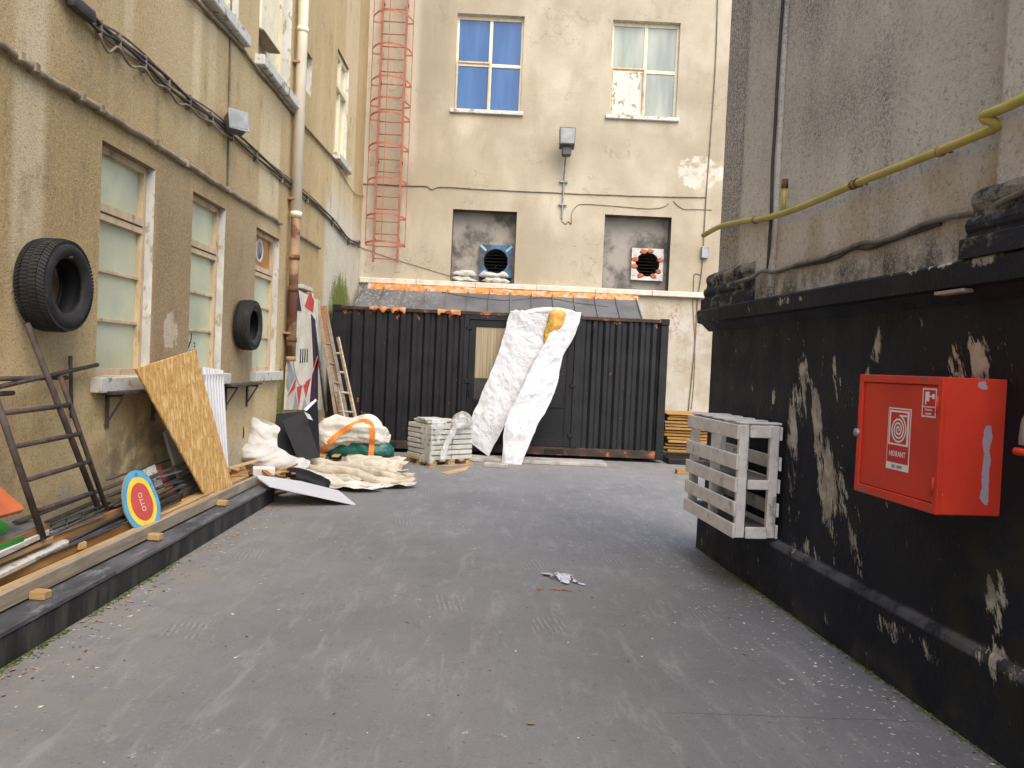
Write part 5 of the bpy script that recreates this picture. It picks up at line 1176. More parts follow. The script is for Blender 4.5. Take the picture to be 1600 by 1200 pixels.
tag(pleats('canvas_fold', [PZ(*p) for p in ((462, 750), (490, 750), (520, 752), (552, 757), (585, 764))], [PZ(*p) for p in ((480, 757), (505, 763), (532, 768), (560, 770), (588, 769))], (.12, .03), 3, .06, M['white_cream'], 8), 'pale canvas folds lying in front of the cream canvas', 'tarp')
tag(pleats('canvas_end', [PZ(*p) for p in ((530, 728), (562, 726), (600, 727), (626, 730))], [PZ(*p) for p in ((545, 738), (575, 741), (605, 744), (632, 741))], (.16, .14), 3, .05, M['cream_tarp'], 12), 'cream canvas end lying between the pleated canvas and the paving stack', 'tarp')
tag(loft('black_rag', Q([(446, 740), (462, 738), (485, 745), (515, 760)], 9.7), Q([(450, 752), (466, 756), (488, 762), (512, 766)], 9.45), .7, M['black_sheet'], wr=.04, ws=5, seed=11, n=18), 'black plastic rag tucked between the white board and the canvas', 'sheet')
# black sheets
tag(slab('black_plastic_sheet', Q([(400, 650), (476, 641), (486, 716), (432, 715), (404, 700)], [10.9, 11.1, 11.0, 10.8, 10.8]), .02, M['black_sheet']), 'wide black plastic panel standing behind the white banner', 'sheet')
tag(slab('black_plastic_sheet', Q([(440, 657), (476, 643), (500, 714), (466, 719)], [10.75, 10.95, 10.75, 10.6]), .02, M['black_sheet']), 'tilted black plastic panel leaning on the wider black one', 'sheet')
tag(slab('black_plastic_sheet', Q([(478, 641), (496, 622), (500, 713), (488, 714)], [11.3, 11.5, 11.3, 11.2]), .02, M['black_sheet']), 'narrow tall black panel beside the strapped bundle', 'sheet')
tag(slab('white_strip', Q([(474, 640), (493, 623), (495, 626), (479, 642)], [11.02, 11.1, 11.1, 11.02]), .004, M['white_board']), 'white curled strip at the top corner of the black panels', 'strip')
tag(slab('white_strip', Q([(475, 643), (484, 648), (489, 657), (481, 654)], [10.80, 10.8, 10.8, 10.8]), .004, M['white_board']), 'white folded tab hanging from the black panels', 'strip')
# pallet with strapped bundle
def pallet(label, cx, cy, ang, w, d, mat, group=None, z=0.0):
    Mx = Matrix.Translation((cx, cy, z)) @ Matrix.Rotation(rad(ang), 4, 'Z'); t = thing('pallet', label, 'pallet', Mx=Mx, group=group)
    for q in range(3):
        y = -d / 2 + (d - .1) * q / 2; V, F = boxVF((-w / 2, y, 0), (w / 2, y + .1, .02), .003); mk('base_board', V, F, mat, t, Mx=Mx)
        for p in range(3): x = -w / 2 + (w - .12) * p / 2; V, F = boxVF((x, y, .0205), (x + .12, y + .1, .098), .004); mk('block', V, F, mat, t, Mx=Mx)
    for q in range(5):
        x = -w / 2 + (w - .11) * q / 4; V, F = boxVF((x, -d / 2, .0985), (x + .11, d / 2, .12), .003); mk('deck_board', V, F, mat, t, Mx=Mx)
    return t
pallet('light wooden pallet under the strapped white bundle', -2.34, 12.62, 3, 1.0, .8, M['wood_light'])
gs = tag(deflate('green_sheet_bundle', Q([(512, 699), (540, 690), (575, 688), (600, 690), (612, 699)], 12.7), Q([(516, 709), (545, 709), (575, 714), (600, 716), (611, 712)], 12.6), 1.5, M['green_dark'], n=48, k=9, seed=21, core=.92, ridge=.2, shrink=-.15, frames=14), 'dark green plastic bundle squeezed under the strapped white one', 'bundle')
bd = tag(loft('white_bundle', Q([(496, 672), (515, 658), (545, 654), (572, 651), (592, 658), (604, 674), (609, 684)], 12.7), Q([(500, 704), (518, 701), (545, 697), (572, 694), (592, 697), (603, 694), (608, 690)], 12.65), 1.45, M['white_cream'], wr=.15, ws=1.9, seed=14, n=96, k=14, st=(.7, .8, 2.3)), 'folded white canvas bundle held by an orange strap', 'bundle')
dgs = bpy.context.evaluated_depsgraph_get()
def bvh_of(*obs):
    V, F = [], []
    for o in obs:
        n = len(V); V += [WM[o.name] @ v.co for v in o.data.vertices]; F += [[i + n for i in p.vertices] for p in o.data.polygons]
    return BVHTree.FromPolygons(V, F)
bt = bvh_of(bd, gs)
def ribbon(name, pts, w, lift, mat, bvh, ydef, parent=None, yend=None):
    """flat webbing laid on the surface that it ties down"""
    C3 = []
    for (a, b) in [(p.x, p.y) for p in smoothpath([(x, y, 0) for x, y in pts], 6)]:
        d = ray(a, b).normalized(); h = bvh.ray_cast(EYE, d)
        C3.append((h[0] - d * lift) if h[0] is not None else PY(a, b, ydef))
    for _ in range(3): C3 = [C3[0]] + [(C3[i - 1] + C3[i] * 2 + C3[i + 1]) / 4 for i in range(1, len(C3) - 1)] + [C3[-1]]
    V, F = [], []
    for i, c in enumerate(C3):
        t_ = (C3[min(i + 1, len(C3) - 1)] - C3[max(i - 1, 0)]).normalized(); nrm = (EYE - c).normalized(); s = t_.cross(nrm).normalized() * w / 2; nrm = s.cross(t_).normalized()
        V += [c - s, c + s, c + s + nrm * .006, c - s + nrm * .006]
    for i in range(len(C3) - 1):
        for j in range(4): F.append([i * 4 + j, i * 4 + (j + 1) % 4, (i + 1) * 4 + (j + 1) % 4, (i + 1) * 4 + j])
    return mk(name, V, F, mat, parent)
tag(ribbon('orange_strap', [(504, 708), (508, 700), (518, 688), (532, 676), (546, 667), (562, 660), (572, 658), (580, 664), (582, 676), (581, 692), (580, 706), (579, 718)], .085, .012, M['strap'], bt, 12.15), 'orange webbing strap tying down the white bundle', 'strap')
tag(bar('timber_offcut', PY(502, 655, 13.3), PY(535, 668, 13.2), .08, .06, M['wood_light']), 'light timber offcut leaning behind the white bundle', 'timber')

# pallet of paving slabs, partly wrapped
pv = thing('paving_stack', 'stack of grey paving slabs on a pallet, partly wrapped in film', 'paving stack', (-.93, 12.75, 0))
Mp = Matrix.Translation((-.93, 12.78, 0)) @ Matrix.Rotation(rad(38), 4, 'Z'); pw, pd = .82, .74
for q in range(3):
    y = -pd / 2 + (pd - .1) * q / 2; V, F = boxVF((-pw / 2 - .02, y, 0), (pw / 2 + .02, y + .1, .02)); mk('pallet_runner', V, F, M['wood_light'], pv, Mx=Mp)
    for p in range(3): x = -pw / 2 + (pw - .12) * p / 2; V, F = boxVF((x, y, .0205), (x + .12, y + .1, .08), .004); mk('pallet_block', V, F, M['wood_light'], pv, Mx=Mp)
for q in range(5): x = -pw / 2 - .02 + (pw + .04 - .1) * q / 4; V, F = boxVF((x, -pd / 2 - .02, .0805), (x + .1, pd / 2 + .02, .10), .003); mk('pallet_board', V, F, M['wood_light'], pv, Mx=Mp)
for lay in range(7):
    z = .102 + lay * .083
    for ix in range(2):
        for iy in range(2):
            jx, jy, ja = rnd.uniform(-.012, .012), rnd.uniform(-.012, .012), rnd.uniform(-.02, .02); hx, hy = pw / 4 - .004, pd / 4 - .004
            V, F = boxVF((-hx, -hy, 0), (hx, hy, .070), .008, 1); V = [v * 1 + Vector((v.z * -.03 * (1 if v.x > 0 else -1), v.z * -.03 * (1 if v.y > 0 else -1), 0)) for v in V]
            mk('paving_slab', V, F, M['paver'], pv, Mx=Mp @ Matrix.Translation((-pw / 4 + ix * pw / 2 + jx, -pd / 4 + iy * pd / 2 + jy, z)) @ Matrix.Rotation(ja, 4, 'Z'))
for q, (x, y, sx, sy) in enumerate(((-.22, -.1, .3, .3), (.2, .12, .26, .3), (-.2, .18, .3, .22))):
    for e in range(2 if q == 0 else 1): V, F = boxVF((x - sx * .6, y - sy * .6, 0), (x + sx * .6, y + sy * .6, .035), .006); mk('loose_slab', V, F, M['paver'], pv, Mx=Mp @ Matrix.Translation((0, 0, .687 + .042 * e)) @ Matrix.Rotation(rnd.uniform(-.3, .3), 4, 'Z'))
def pvsurf(cx, cy, a, z, r): return Mp @ Vector((cx + r * math.cos(a), cy + r * math.sin(a), z))
V, F = [], []; nu, nv = 26, 20   # film over the front corner and top
for i in range(nu):
    for j in range(nv):
        u, v = i / (nu - 1), j / (nv - 1)
        z = .06 + .70 * v; s = -.55 + 1.15 * u - .25 * (1 - v) * 0
        # run round the corner (-x,-y): left part along -x face, right part along -y face
        if s < 0: p = Vector((-pw / 2 - .02, -pd / 2 - .02 - s * .55, z))
        else: p = Vector((-pw / 2 - .02 + s * .62, -pd / 2 - .02, z))
        p += Vector((-.5, -.5, 0)).normalized() * (.02 + .03 * (crease((s * 2, v * .8, 2), 3.2) + .2))
        if v > .9: p += Vector((.08, .08, 0)) * ((v - .9) / .1)
        V.append(Mp @ p)
for i in range(nu - 1):
    for j in range(nv - 1):
        u, v = i / nu, j / nv
        if fbm((u * 3, v * 3, 4), 1.2, 2) + .55 - abs(u - .42 - .25 * (v - .5)) * 2.2 > 0: F.append([i * nv + j, (i + 1) * nv + j, (i + 1) * nv + j + 1, i * nv + j + 1])
mk('stretch_film', V, F, M['film'], pv, smooth=True)
lw_ = loft('film_wad', [Mp @ Vector(p) for p in ((-.05, -.42, .72), (.1, -.3, .82), (.28, -.12, .82), (.36, .05, .74))], [Mp @ Vector(p) for p in ((-.02, -.42, .60), (.12, -.42, .62), (.3, -.34, .62), (.40, -.2, .62))], .9, M['film'], pv, wr=.06, ws=6, seed=31, n=24, k=6)
tw = loft('film_twist', [Mp @ Vector(p) for p in ((.0, -.41, .70), (-.14, -.43, .5), (-.22, -.44, .36), (-.33, -.47, .12))], [Mp @ Vector(p) for p in ((.08, -.41, .64), (-.05, -.44, .45), (-.14, -.45, .33), (-.2, -.48, .10))], .5, M['film'], pv, wr=.03, ws=8, seed=33, n=14, k=6)
# slab and concrete step in front of the container
cs_ = PZ(735, 722), PZ(945, 730)
box_ = box('concrete_step', (-.45, 13.10, 0), (1.92, 13.62, .065), M['concrete'], None, bev=.012); tag(box_, 'low concrete step in front of the container door', 'step')
V, F = boxVF((-.2, -.11, 0), (.2, .11, .06), .008); tag(mk('loose_paver', V, F, M['concrete'], Mx=Matrix.Translation(PZ(775, 731) + Vector((0, .12, 0))) @ Matrix.Rotation(-.12, 4, 'Z')), 'single loose paver lying in front of the concrete step', 'paver')
tag(slab('thin_board', [PZ(688, 738, .008), PZ(735, 728, .008), PZ(728, 734, .008), PZ(700, 741, .008)], .012, M['wood_light']), 'thin wood scrap lying in front of the paving stack', 'board')
V, F = boxVF((3.16, 13.9, 0), (4.6, 14.6, .10), .01); tag(mk('black_sleeper', V, F, M['black_steel_plain']), 'black sleeper lying on the ground beyond the container end', 'sleeper')
V, F = boxVF((0, -.06, 0), (.62, .06, .075), .006); tag(mk('yellow_offcut', V, F, M['ply'], Mx=Matrix.Translation(PZ(1056, 740)) @ Matrix.Rotation(.1, 4, 'Z')), 'yellow timber offcut on the ground behind the slatted rack', 'timber')

# plywood stack between the container and the grey building
for q in range(13):
    z = .14 + q * .062; th = .052 if q < 11 else .028
    if q == 12: z = .14 + 11 * .062 + .04
    V, F = boxVF((0, 0, 0), (1.3 + .04 * rnd.random(), 1.2, th * rnd.uniform(.7, 1)), .004)
    tag(mk('plywood_sheet', V, F, M['ply'], Mx=Matrix.Translation((3.22 + .10 * rnd.random(), 14.65 + .1 * rnd.random(), z)) @ Matrix.Rotation(rnd.uniform(-.03, .03), 4, 'Z')), 'yellow-brown plywood sheet in the stack beyond the container end', 'plywood', 'stacked plywood sheets')

# ================================================================== LADDERS AND PLANKS LEANING AT THE CONTAINER'S LEFT END
def lean(px, py): # depth eases back as the piece rises
    t_ = min(1, max(0, (655 - py) / 190)); return PY(px, py, 13.25 + .45 * t_)
la = thing('wooden_ladder', 'old wooden ladder with four rungs leaning at the container end', 'ladder', lean(545, 655))
for a, b in (((538, 656), (511, 525)), ((556, 656), (528, 527))): bar('rail', lean(*a), lean(*b), .035, .06, M['wood_old'], la)
for a, b in (((510, 552), (532, 552)), ((516, 580), (537, 582)), ((522, 612), (545, 614)), ((529, 643), (552, 644))): tube('rung', [lean(*a), lean(*b)], .02, M['wood_old'], la)
lb_ = thing('metal_ladder', 'narrow grey ladder behind the wooden ladder', 'ladder', PY(535, 655, 13.55))
def lean2(px, py): t_ = min(1, max(0, (655 - py) / 190)); return PY(px, py, 13.4 - .2 * t_)
for a, b in (((543, 655), (510, 489)), ((534, 655), (499, 492))): bar('rail', lean2(*a), lean2(*b), .03, .06, M['wood_grey'], lb_)
for yy_ in (492, 537, 568, 598, 628): 
    t_ = (yy_ - 490) / 165; tube('rung', [lean2(499 + 35 * t_, yy_), lean2(510 + 33 * t_, yy_)], .02, M['wood_grey'], lb_)
for a, b, w, m_, lab in (((534, 658), (503, 478), .16, 'wood_red', 'wide brown plank leaning behind the ladders'), ((526, 658), (496, 470), .05, 'wood_old', 'narrow pale plank leaning beside the brown plank'), ((541, 658), (512, 520), .08, 'wood_red', 'short brown plank between the ladder rails')):
    tag(bar('leaning_plank', PY(*a, 13.45), PY(*b, {503: 13.2, 496: 12.95, 512: 13.45}[b[0]]), w, .025, M[m_], up=Vector((0, 1, 0))), lab, 'plank')
tag(tube('leaning_pipe', [PY(510, 642, 13.1), PY(488, 458, 12.72)], .022, M['galv'], None, 10), 'long grey pipe leaning beside the mural panel', 'pipe')
tag(tube('leaning_pipe', [PY(508, 642, 13.05), PY(491, 500, 12.85)], .018, M['rusty'], None, 10), 'thin rusty pipe leaning under the long grey pipe', 'pipe')

# ================================================================== WHITE TARP OVER THE CONTAINER
def flap(name, Lq, Rq, y0, n, rows, over, amp, seed, parent=None, tilt=0.0):
    """stiff tarpaulin: broad flat planes broken by sharp creases"""
    A = smoothpath([PY(px, py, y0 - dy) for px, py, dy in Lq], 8); C_ = smoothpath([PY(px, py, y0 - dy) for px, py, dy in Rq], 8)
    m = min(len(A), len(C_)); V = []; ro = 8
    def dent(p, u):
        q = Vector((p.x + p.z * tilt, seed, p.z * .75)); e = min(1, u * 8, (1 - u) * 8)
        return (amp * (1.0 * crease(q, 1.5, 2) + .55 * crease(q + Vector((3, 0, 1)), 3.6, 2)) + amp * .28 * crease(q * 1.0 + Vector((7, 2, 0)), 9, 2)) * (.45 + .55 * e)
    for r in range(ro, 0, -1):
        t_ = r / ro
        for j in range(n): p = A[0].lerp(C_[0], j / (n - 1)); V.append(Vector((p.x + .12 * t_ + .06 * fbm((t_, j * .2, seed), 2), p.y + .12 + over * t_ * (1 + .3 * fbm((j * .12, 2, seed), 1)), CZ1 + .02 + .10 * max(0, crease((j * .09, t_ * 1.2, seed), 1.6) + .1) * math.sin(math.pi * min(1, t_ * 1.1)))))
    for i in range(rows):
        f = i / (rows - 1) * (m - 1); a = int(min(f, m - 2)); g_ = f - a
        for j in range(n):
            u = j / (n - 1); l_, r_ = A[a].lerp(A[a + 1], g_), C_[a].lerp(C_[a + 1], g_)
            l_ = l_ + Vector((.03 * crease((0, l_.z, seed), 2.5, 3), 0, 0)); r_ = r_ + Vector((.03 * crease((5, r_.z, seed), 2.5, 3), 0, 0))
            p = l_.lerp(r_, u); d = dent(p, u); V.append(p + Vector((0, -.02 - d, 0)))
    R_ = rows + ro; F = [[i * n + j, i * n + j + 1, (i + 1) * n + j + 1, (i + 1) * n + j] for i in range(R_ - 1) for j in range(n - 1)]
    return mk(name, V, F, M['white_tarp'], parent, smooth=True)
tp = thing('draped_tarp', 'white tarpaulin with a long slit draped over the container door', 'tarp', (0.2, 13.8, 0))
def drop(P, k0, k1): 
    n_ = len(P) - 1; return [(px, py, k0 + (k1 - k0) * (i / n_) ** 1.5) for i, (px, py) in enumerate(P)]
slit = [(873, 492), (862, 517), (846, 548), (827, 585), (809, 621), (793, 655), (780, 682)]
flap('left_flap', drop([(797, 487), (788, 520), (776, 556), (761, 595), (747, 628), (736, 655), (737, 693)], .05, .40), drop(slit[:-1] + [(763, 713)], .05, .50), YC - .03, 56, 130, .5, .045, 1.0, tp, .35)
flap('right_flap', drop([(864, 487), (859, 517), (843, 549), (824, 587), (806, 624), (789, 660), (783, 722)], .09, .85), drop([(907, 488), (899, 520), (878, 558), (869, 602), (853, 642), (838, 666), (812, 729)], .05, .90), YC - .05, 50, 130, .6, .085, 7.0, tp, -.7)
loft('rolled_lip', Q([(800, 492), (830, 484), (860, 481), (885, 484), (908, 491)], YC - .02), Q([(800, 500), (830, 494), (860, 492), (885, 494), (906, 498)], YC - .05), 1.2, M['white_tarp'], tp, wr=.03, ws=4, seed=41, n=16, k=7)
tag(loft('yellow_foam', Q([(868, 484), (882, 488), (880, 505), (872, 522), (864, 535), (858, 542)], YC - .17), Q([(858, 489), (858, 497), (853, 510), (851, 522), (850, 532), (852, 541)], YC - .17), .5, M['foam_yellow'], wr=.035, ws=7, seed=51, n=22, k=6), 'lump of yellow-orange foam showing in the slit of the white tarp', 'foam')

# ================================================================== THINGS ON THE RIGHT WALL
# slatted rack made from pallet timber
rk = thing('slatted_rack', 'grey-white slatted timber rack fixed to the black painted wall', 'rack', RW(1.1, .1, .46))
ro, k0, k1, rz0, rz1 = .325, .55, 1.67, .465, 1.325; rin = -.03
def rbx(nm, s0, s1, o0, o1, z0, z1, mat, par=rk, bev=.005): 
    V, F = boxVF((s0, -o1, z0), (s1, -o0, z1), bev); return mk(nm, V, F, mat, par, Mx=MR)
for s in (k0 + .04, (k0 + k1) / 2 - .02, k1 - .035):
    rbx('post', s - .022, s + .022, ro - .095, ro - .022, rz0 + .004, rz1 - .004, M['rack']); rbx('post', s - .022, s + .022, rin + .02, rin + .09, rz0 + .004, rz1 - .004, M['rack'])
slz = [rz0 + (rz1 - rz0 - .115) * q / 5 for q in (0, 1.05, 2.1, 3.1, 4.05, 5)]
slz = [.465, .635, .80 + .0, .975, 1.215]
slz = [rz0, rz0 + .165, rz0 + .345, rz0 + .515, rz1 - .115]
for z in slz:
    j = rnd.uniform(-.004, .004); rbx('front_slat', k0 - .02 + j, k1 + .0 + j, ro - .02, ro, z + .001, z + .113 + j, M['rack'])
    rbx('rear_slat', k0 - .02 + j, k1 + j, rin, rin + .018, z + .001, z + .105, M['rack'])
for z, th in ((rz0, .09), (rz0 + .37, .075), (rz1 - .10, .095)):
    rbx('end_board', k1 - .012, k1 + .012, rin + .092, ro - .097, z + .003, z + th, M['rack']); rbx('end_board', k0 + .0, k0 + .02, rin + .02, ro - .022, z + .003, z + th, M['rack'])
for z in (rz0 + .02, rz0 + .40): 
    for q in range(3): rbx('shelf_board', k0 + .02, k1 - .014, rin + .02 + q * .10, rin + .115 + q * .10, z + .03, z + .046, M['rack_shelf'])
for q in range(5):
    s = k0 + .02 + q * (k1 - k0 - .14) / 4; rbx('top_slat', s, s + .10, rin + .0, ro - .024, rz1 + .001, rz1 + .018, M['rack'])
# hydrant cabinet
hb = thing('hydrant_cabinet', 'red steel fire hydrant cabinet with white pictogram stickers', 'hydrant cabinet', RW(3.6, .1, 1.09))
ho, h0, h1, hz0, hz1 = .268, 3.185, 3.88, 1.088, 1.728
def hbx(nm, s0, s1, o0, o1, z0, z1, mat, par=hb, bev=.005): 
    V, F = boxVF((s0, -o1, z0), (s1, -o0, z1), bev); return mk(nm, V, F, mat, par, Mx=MR)
hbx('cabinet_body', h0, h1, -.05, ho - .022, hz0, hz1, M['red_box_side'])
mb = MB()
for s0, s1, z0, z1 in ((h0, h0 + .035, hz0, hz1), (h1 - .035, h1, hz0, hz1), (h0 + .035, h1 - .035, hz1 - .04, hz1), (h0 + .035, h1 - .035, hz0, hz0 + .045)): mb.box((s0, -ho - .004, z0), (s1, -ho + .0215, z1), .003)
mb.build('door_frame', M['red_box'], hb, Mx=MR)
dr = hbx('door', h0 + .038, h1 - .038, ho - .0215, ho - .006, hz0 + .048, hz1 - .043, M['red_box'], bev=.003)
for z in (hz0 + .13, hz1 - .13): V, F = tubeVF([(h1 - .03, -ho - .006, z - .04), (h1 - .03, -ho - .004, z + .04)], .0055, 8); mk('hinge', V, F, M['red_box'], hb, Mx=MR, smooth=True)
V, F = tubeVF([(h0 + .012, -ho, (hz0 + hz1) / 2 - .0), (h0 + .012, -ho - .02, (hz0 + hz1) / 2)], .022, 14); mk('lock', V, F, M['galv'], hb, Mx=MR, smooth=True)
sy = -ho + .006 - .0005   # stickers on the door
def stq(nm, s0, s1, z0, z1, lift, mat, par=dr): return mk(nm, [(s0, sy - lift, z0), (s1, sy - lift, z0), (s1, sy - lift, z1), (s0, sy - lift, z1), (s0, sy - lift + .0008, z0), (s1, sy - lift + .0008, z0), (s1, sy - lift + .0008, z1), (s0, sy - lift + .0008, z1)], [[0, 1, 2, 3], [4, 5, 6, 7], [0, 1, 5, 4], [1, 2, 6, 5], [2, 3, 7, 6], [3, 0, 4, 7]], mat, par, Mx=MR)
a0, za_ = RS(1388, 636, ho); a1, _ = RS(1423, 643, ho); _, zb_ = RS(1381, 730, ho); za_, zb_ = RS(1388, 636, ho)[1], RS(1380, 730, ho)[1]
w_ = a1 - a0; h_ = za_ - zb_
stq('sticker', a0, a1, zb_, za_, .001, M['sticker_white'])
stq('sticker_field', a0 + .006, a1 - .006, zb_ + h_ * .115, za_ - h_ * .02, .002, M['sticker_red'])
stq('sticker_border', a0 + .012, a1 - .012, zb_ + h_ * .40, za_ - h_ * .04, .003, M['sticker_white']); stq('sticker_panel', a0 + .026, a1 - .026, zb_ + h_ * .43, za_ - h_ * .07, .004, M['sticker_red'])
def flat(name, pts, wd, mat, parent, lift):
    V, F = [], []
    for i, (u, v) in enumerate(pts):
        a, b = pts[max(i - 1, 0)], pts[min(i + 1, len(pts) - 1)]; t_ = Vector((b[0] - a[0], b[1] - a[1])).normalized(); nn_ = Vector((-t_.y, t_.x)) * wd / 2
        V += [(u + nn_.x, sy - lift, v + nn_.y), (u - nn_.x, sy - lift, v - nn_.y)]
    F = [[2 * i, 2 * i + 1, 2 * i + 3, 2 * i + 2] for i in range(len(pts) - 1)]; return mk(name, V, F, mat, parent, Mx=MR)
cs, cz_ = (a0 + a1) / 2, zb_ + h_ * .655; rmax = min(w_ * .36, h_ * .21)
sp = [(cs + (.003 + (rmax - .003) * q / 110) * math.cos(-q / 110 * 3.55 * 2 * math.pi - 1.2), cz_ + (.003 + (rmax - .003) * q / 110) * 1.08 * math.sin(-q / 110 * 3.55 * 2 * math.pi - 1.2)) for q in range(111)]
sp = [(2 * cs - u, v) for u, v in sp]
ang0 = math.pi / 2
sp = [(cs + (.003 + (rmax - .003) * q / 120) * math.cos(ang0 + (120 - q) / 120 * 3.5 * 2 * math.pi * -1), cz_ + (.003 + (rmax - .003) * q / 120) * 1.08 * math.sin(ang0 + (120 - q) / 120 * 3.5 * 2 * math.pi * -1)) for q in range(121)]
flat('hose_coil', sp + [(cs + rmax * 1.05, cz_ + rmax * 1.08)], rmax * .14, M['sticker_white'], dr, .005)
def dtext(nm, s, size, u, v, mat, lift, sx=1.0): return text(nm, s, size, mat, dr, MR @ Matrix.Translation((u, sy - lift, v)) @ Matrix.Rotation(rad(90), 4, 'X'), .0003, sx)
dtext('lettering', 'HIDRANT', h_ * .125, cs, zb_ + h_ * .255, M['sticker_white'], .004, .80)
dtext('lettering', 'SPS  USAM', h_ * .068, cs, zb_ + h_ * .055, M['ink'], .003, .85)
b0, b1 = RS(1441, 606, ho)[0], RS(1463, 608, ho)[0]; zt_, zq_ = RS(1441, 606, ho)[1], RS(1440, 651, ho)[1]; bw_, bh_ = b1 - b0, zt_ - zq_
stq('sticker', b0, b1, zq_, zt_, .001, M['sticker_white']); stq('sticker_field', b0 + .008, b1 - .008, zq_ + bh_ * .38, zt_ - .008, .002, M['sticker_red']); stq('sticker_field', b0 + .008, b1 - .008, zq_ + .008, zq_ + bh_ * .34, .002, M['sticker_red'])
stq('pictogram_reel', b0 + bw_ * .22, b0 + bw_ * .5, zq_ + bh_ * .55, zt_ - bh_ * .12, .003, M['sticker_white']); stq('pictogram_arm', b0 + bw_ * .5, b0 + bw_ * .72, zq_ + bh_ * .70, zq_ + bh_ * .75, .003, M['sticker_white']); stq('pictogram_nozzle', b0 + bw_ * .72, b0 + bw_ * .88, zq_ + bh_ * .64, zq_ + bh_ * .81, .003, M['sticker_white']); stq('pictogram_hose', b0 + bw_ * .22, b0 + bw_ * .30, zq_ + bh_ * .44, zq_ + bh_ * .55, .003, M['sticker_white'])
dtext('lettering', 'Furtun de', bh_ * .12, (b0 + b1) / 2, zq_ + bh_ * .26, M['sticker_white'], .003, .8); dtext('lettering', 'incendiu', bh_ * .12, (b0 + b1) / 2, zq_ + bh_ * .13, M['sticker_white'], .003, .8)
# valve at the picture's edge
vv = thing('pipe_valve', 'grey pipe elbow with a red valve wheel beside the hydrant cabinet', 'valve', RW(4.22, .08, 1.4))
V, F = tubeVF(smoothpath([(4.25, .06, 1.575), (4.25, -.06, 1.575), (4.255, -.12, 1.56), (4.265, -.14, 1.50), (4.265, -.14, 1.46)], 5), .045, 16); mk('elbow', V, F, M['galv'], vv, Mx=MR, smooth=True)
V, F = tubeVF([(4.25, -.02, 1.575), (4.25, -.045, 1.575)], .065, 18); mk('flange', V, F, M['galv'], vv, Mx=MR, smooth=True)
V, F = tubeVF([(4.265 + .05 * math.cos(a), -.14 + .05 * math.sin(a), 1.43) for a in [2 * math.pi * q / 20 for q in range(21)]], .016, 8); mk('wheel', V, F, M['red_box'], vv, Mx=MR, smooth=True)
V, F = tubeVF([(4.265, -.14, 1.47), (4.265, -.14, 1.41)], .018, 8); mk('stem', V, F, M['galv'], vv, Mx=MR, smooth=True)
V, F = tubeVF([(4.22, -.14, 1.43), (4.31, -.14, 1.43)], .008, 6); mk('spoke', V, F, M['red_box'], vv, Mx=MR)
# gas pipe
gs_ = thing('gas_pipe', 'yellow gas pipe running along the grey stucco wall', 'gas pipe', RW(1.8, .05, 2.9))
def RG(px, py, o): P = R(px, py, o); return P
gp_ = [RG(1099, 368, .02), RG(1125, 354, .005), RG(1160, 346, .005), RG(1195, 341, .005), RG(1245, 326, .005), RG(1345, 284, .005), RG(1440, 247, .005), RG(1528, 211, .005), RG(1552, 202, .005)]
gp2 = smoothpath(gp_, 5) + smoothpath([RG(1553, 201, .012), RG(1557, 196, .03), RG(1552, 190, .045), RG(1540, 187, .055), RG(1537, 181, .06), RG(1545, 178, .06)], 4)[1:] + [RG(1570, 168, .06), RG(1600, 154, .06), RG(1680, 118, .06)]
tube('pipe', gp2, .024, M['gas'], gs_, 12)
s_ = RG(1224, 332, .005); tube('riser', [s_, s_ + Vector((0, 0, .19))], .017, M['gas'], gs_, 10); tube('riser_cap', [s_ + Vector((0, 0, .185)), s_ + Vector((0, 0, .25))], .026, M['iron_pipe'], gs_, 10); tube('side_tap', [s_ + RN * .0, s_ + RT * .13 + Vector((0, 0, -.004))], .011, M['gas'], gs_, 8)
for p in ((1180, 344), (1333, 289), (1340, 286), (1470, 236)):
    q = RG(*p, .005); tube('pipe_clip', [q - RT * .012, q + RT * .012], .031, M['iron_pipe'], gs_, 10); tube('clip_stud', [q, q - RN * .075], .007, M['iron_pipe'], gs_, 6)
# cables on the right wall
tag(tube('vertical_cable', smoothpath([R(1225, -20, -.012), R(1219, 60, -.012), R(1214, 140, -.012), R(1211, 200, -.01), R(1207, 260, -.01), R(1205, 330, -.01), R(1202, 380, -.012), R(1200, 420, -.03)], 4), .013, M['cable_dark'], None, 8), 'dark vertical cable on the grey stucco wall crossing the gas pipe', 'cable')
tag(tube('heavy_cable', smoothpath([R(1150, 441, .05), R(1175, 434, .03), R(1190, 424, .0), R(1215, 424, -.045), R(1250, 412, -.045), R(1285, 404, -.045), R(1325, 388, -.045), R(1350, 379, -.045), R(1368, 379, -.045), R(1400, 370, -.045), R(1440, 352, -.045), R(1480, 340, -.04), R(1530, 332, -.02), R(1560, 318, .035), R(1610, 295, .06), R(1700, 260, .06)], 5), 0.015, M['cable_grey'], None, 8), 'thick grey cable undulating along the stucco above the black ledge', 'cable')
tag(tube('thin_cable', smoothpath([R(1202, 425, -.04), R(1240, 418, -.045), R(1300, 406, -.05), R(1330, 390, -.05), R(1360, 388, -.05), R(1400, 374, -.05), R(1470, 350, -.05)], 5), .008, M['cable_dark'], None, 6), 'thin dark cable following the thick one above the black ledge', 'cable')
tag(tube('wall_pin', [R(1322, 734, -.04), R(1314, 731, .05)], .006, M['galv'], None, 6), 'small metal pin sticking out of the peeling black wall', 'pin')

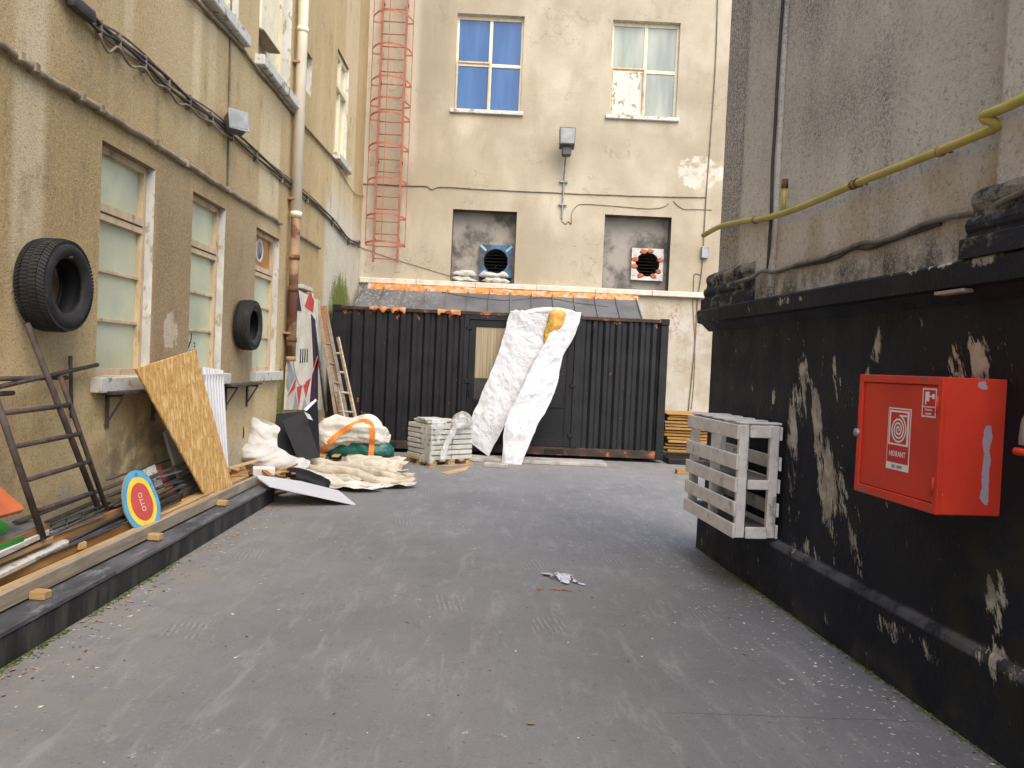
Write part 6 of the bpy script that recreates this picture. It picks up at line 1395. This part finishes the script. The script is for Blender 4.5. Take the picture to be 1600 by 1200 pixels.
# ================================================================== SMALL LITTER ON THE GROUND
bgm = bmesh.new(); n = 16
gc = PZ(873, 905); V, F = [], []
for i in range(n):
    for j in range(n):
        u, v = i / (n - 1) - .5, j / (n - 1) - .5
        edge = 1 + .5 * fbm((u * 3, v * 3, 1), 1.3); V.append((gc.x + u * .24 * edge - v * .06 + .02, gc.y + v * .26 * edge, .008 + .045 * max(0, .5 + crease((u * 2, v * 2, 3), 2.5)) * max(0, 1 - 3.2 * (u * u + v * v))))
F = [[i * n + j, (i + 1) * n + j, (i + 1) * n + j + 1, i * n + j + 1] for i in range(n - 1) for j in range(n - 1) if fbm((i * .25, j * .25, 8), 1.1) + .5 - 1.6 * (((i / n - .5) ** 2 + (j / n - .5) ** 2)) > .12]
bgm.free(); tag(mk('plastic_bag', V, F, M['bag_plastic'], smooth=True), 'crumpled translucent plastic bag lying in the middle of the yard', 'bag')
def flakes(name, pts, mat, smin, smax, seed, curl=.4, zoff=.004, asp=1.6):
    r2 = random.Random(seed); mb = MB()
    for (x, y, z) in pts:
        s = r2.uniform(smin, smax); an = r2.uniform(0, 6.28); ax, ay = Vector((math.cos(an), math.sin(an), r2.uniform(-curl, curl) * .5)) * s * asp, Vector((-math.sin(an), math.cos(an), r2.uniform(-curl, curl) * .6)) * s
        c = Vector((x, y, z + zoff + s * curl * .4)); k = [c - ax, c - ay * r2.uniform(.5, 1), c + ax, c + ay * r2.uniform(.5, 1), c + Vector((0, 0, s * .25))]
        mb.add(k, [[0, 1, 4], [1, 2, 4], [2, 3, 4], [3, 0, 4], [0, 3, 2, 1]])
    o = mb.build(name, mat); o['kind'] = 'stuff'; return o
r3 = random.Random(5)
P_ = [(KX + .02 + abs(r3.gauss(0, .10)), r3.uniform(3, 8.9), 0) for _ in range(150)] + [(r3.gauss(-2.25, .22), r3.gauss(9.0, .25), 0) for _ in range(160)] + [(r3.uniform(-2.4, 2), r3.uniform(2.5, 13), 0) for _ in range(30)]
tag(flakes('dry_leaf_litter', P_, M['leaf'], .006, .018, 2), 'dry leaf crumbs and shavings scattered along the kerb', 'litter')
P_ = []
for _ in range(230):
    s = r3.uniform(-.6, 4.6); o = .02 + abs(r3.gauss(0, .35)); p = RW(s, o, 0); P_.append((p.x, p.y, 0))
P_ += [(KX + .03 + abs(r3.gauss(0, .2)), r3.uniform(2.5, 9), 0) for _ in range(120)] + [(r3.uniform(-2.4, 2.0), r3.uniform(2, 13), 0) for _ in range(120)] + [(r3.gauss(-.9, .5), r3.gauss(12.0, .2), 0) for _ in range(50)]
tag(flakes('paint_flakes', P_, M['chips'], .003, .011, 3, .2, .002), 'pale paint flakes and chips strewn over the concrete', 'litter')
P_ = [(r3.uniform(-2.4, 2.2), r3.uniform(2, 13), 0) for _ in range(120)] + [(KX + .03 + abs(r3.gauss(0, .15)), r3.uniform(3, 9), 0) for _ in range(60)]
tag(flakes('dark_crumbs', P_, M['crumbs'], .003, .010, 4, .3, .002), 'small dark crumbs strewn over the concrete', 'litter')
P_ = [(p.x + r3.gauss(0, .05), p.y + r3.gauss(0, .012), 0) for p in [PZ(872, 922)] for _ in range(26)]
tag(flakes('brick_crumbs', P_, M['brick_red'], .006, .016, 6, .5, .002), 'reddish crushed brick crumbs beside the plastic bag', 'litter')
P_ = [(KX + .006 + abs(r3.gauss(0, .018)), r3.choice([r3.uniform(3.3, 4.6), r3.uniform(4.8, 6.2)]), 0) for _ in range(500)]
for _ in range(500): p = RW(r3.uniform(.3, 4.6), .004 + abs(r3.gauss(0, .016)), 0); P_.append((p.x, p.y, 0))
tag(flakes('moss', P_, M['moss'], .006, .014, 8, .9, .0, 1.0), 'low moss growing in the joints at the kerb and black wall', 'moss')
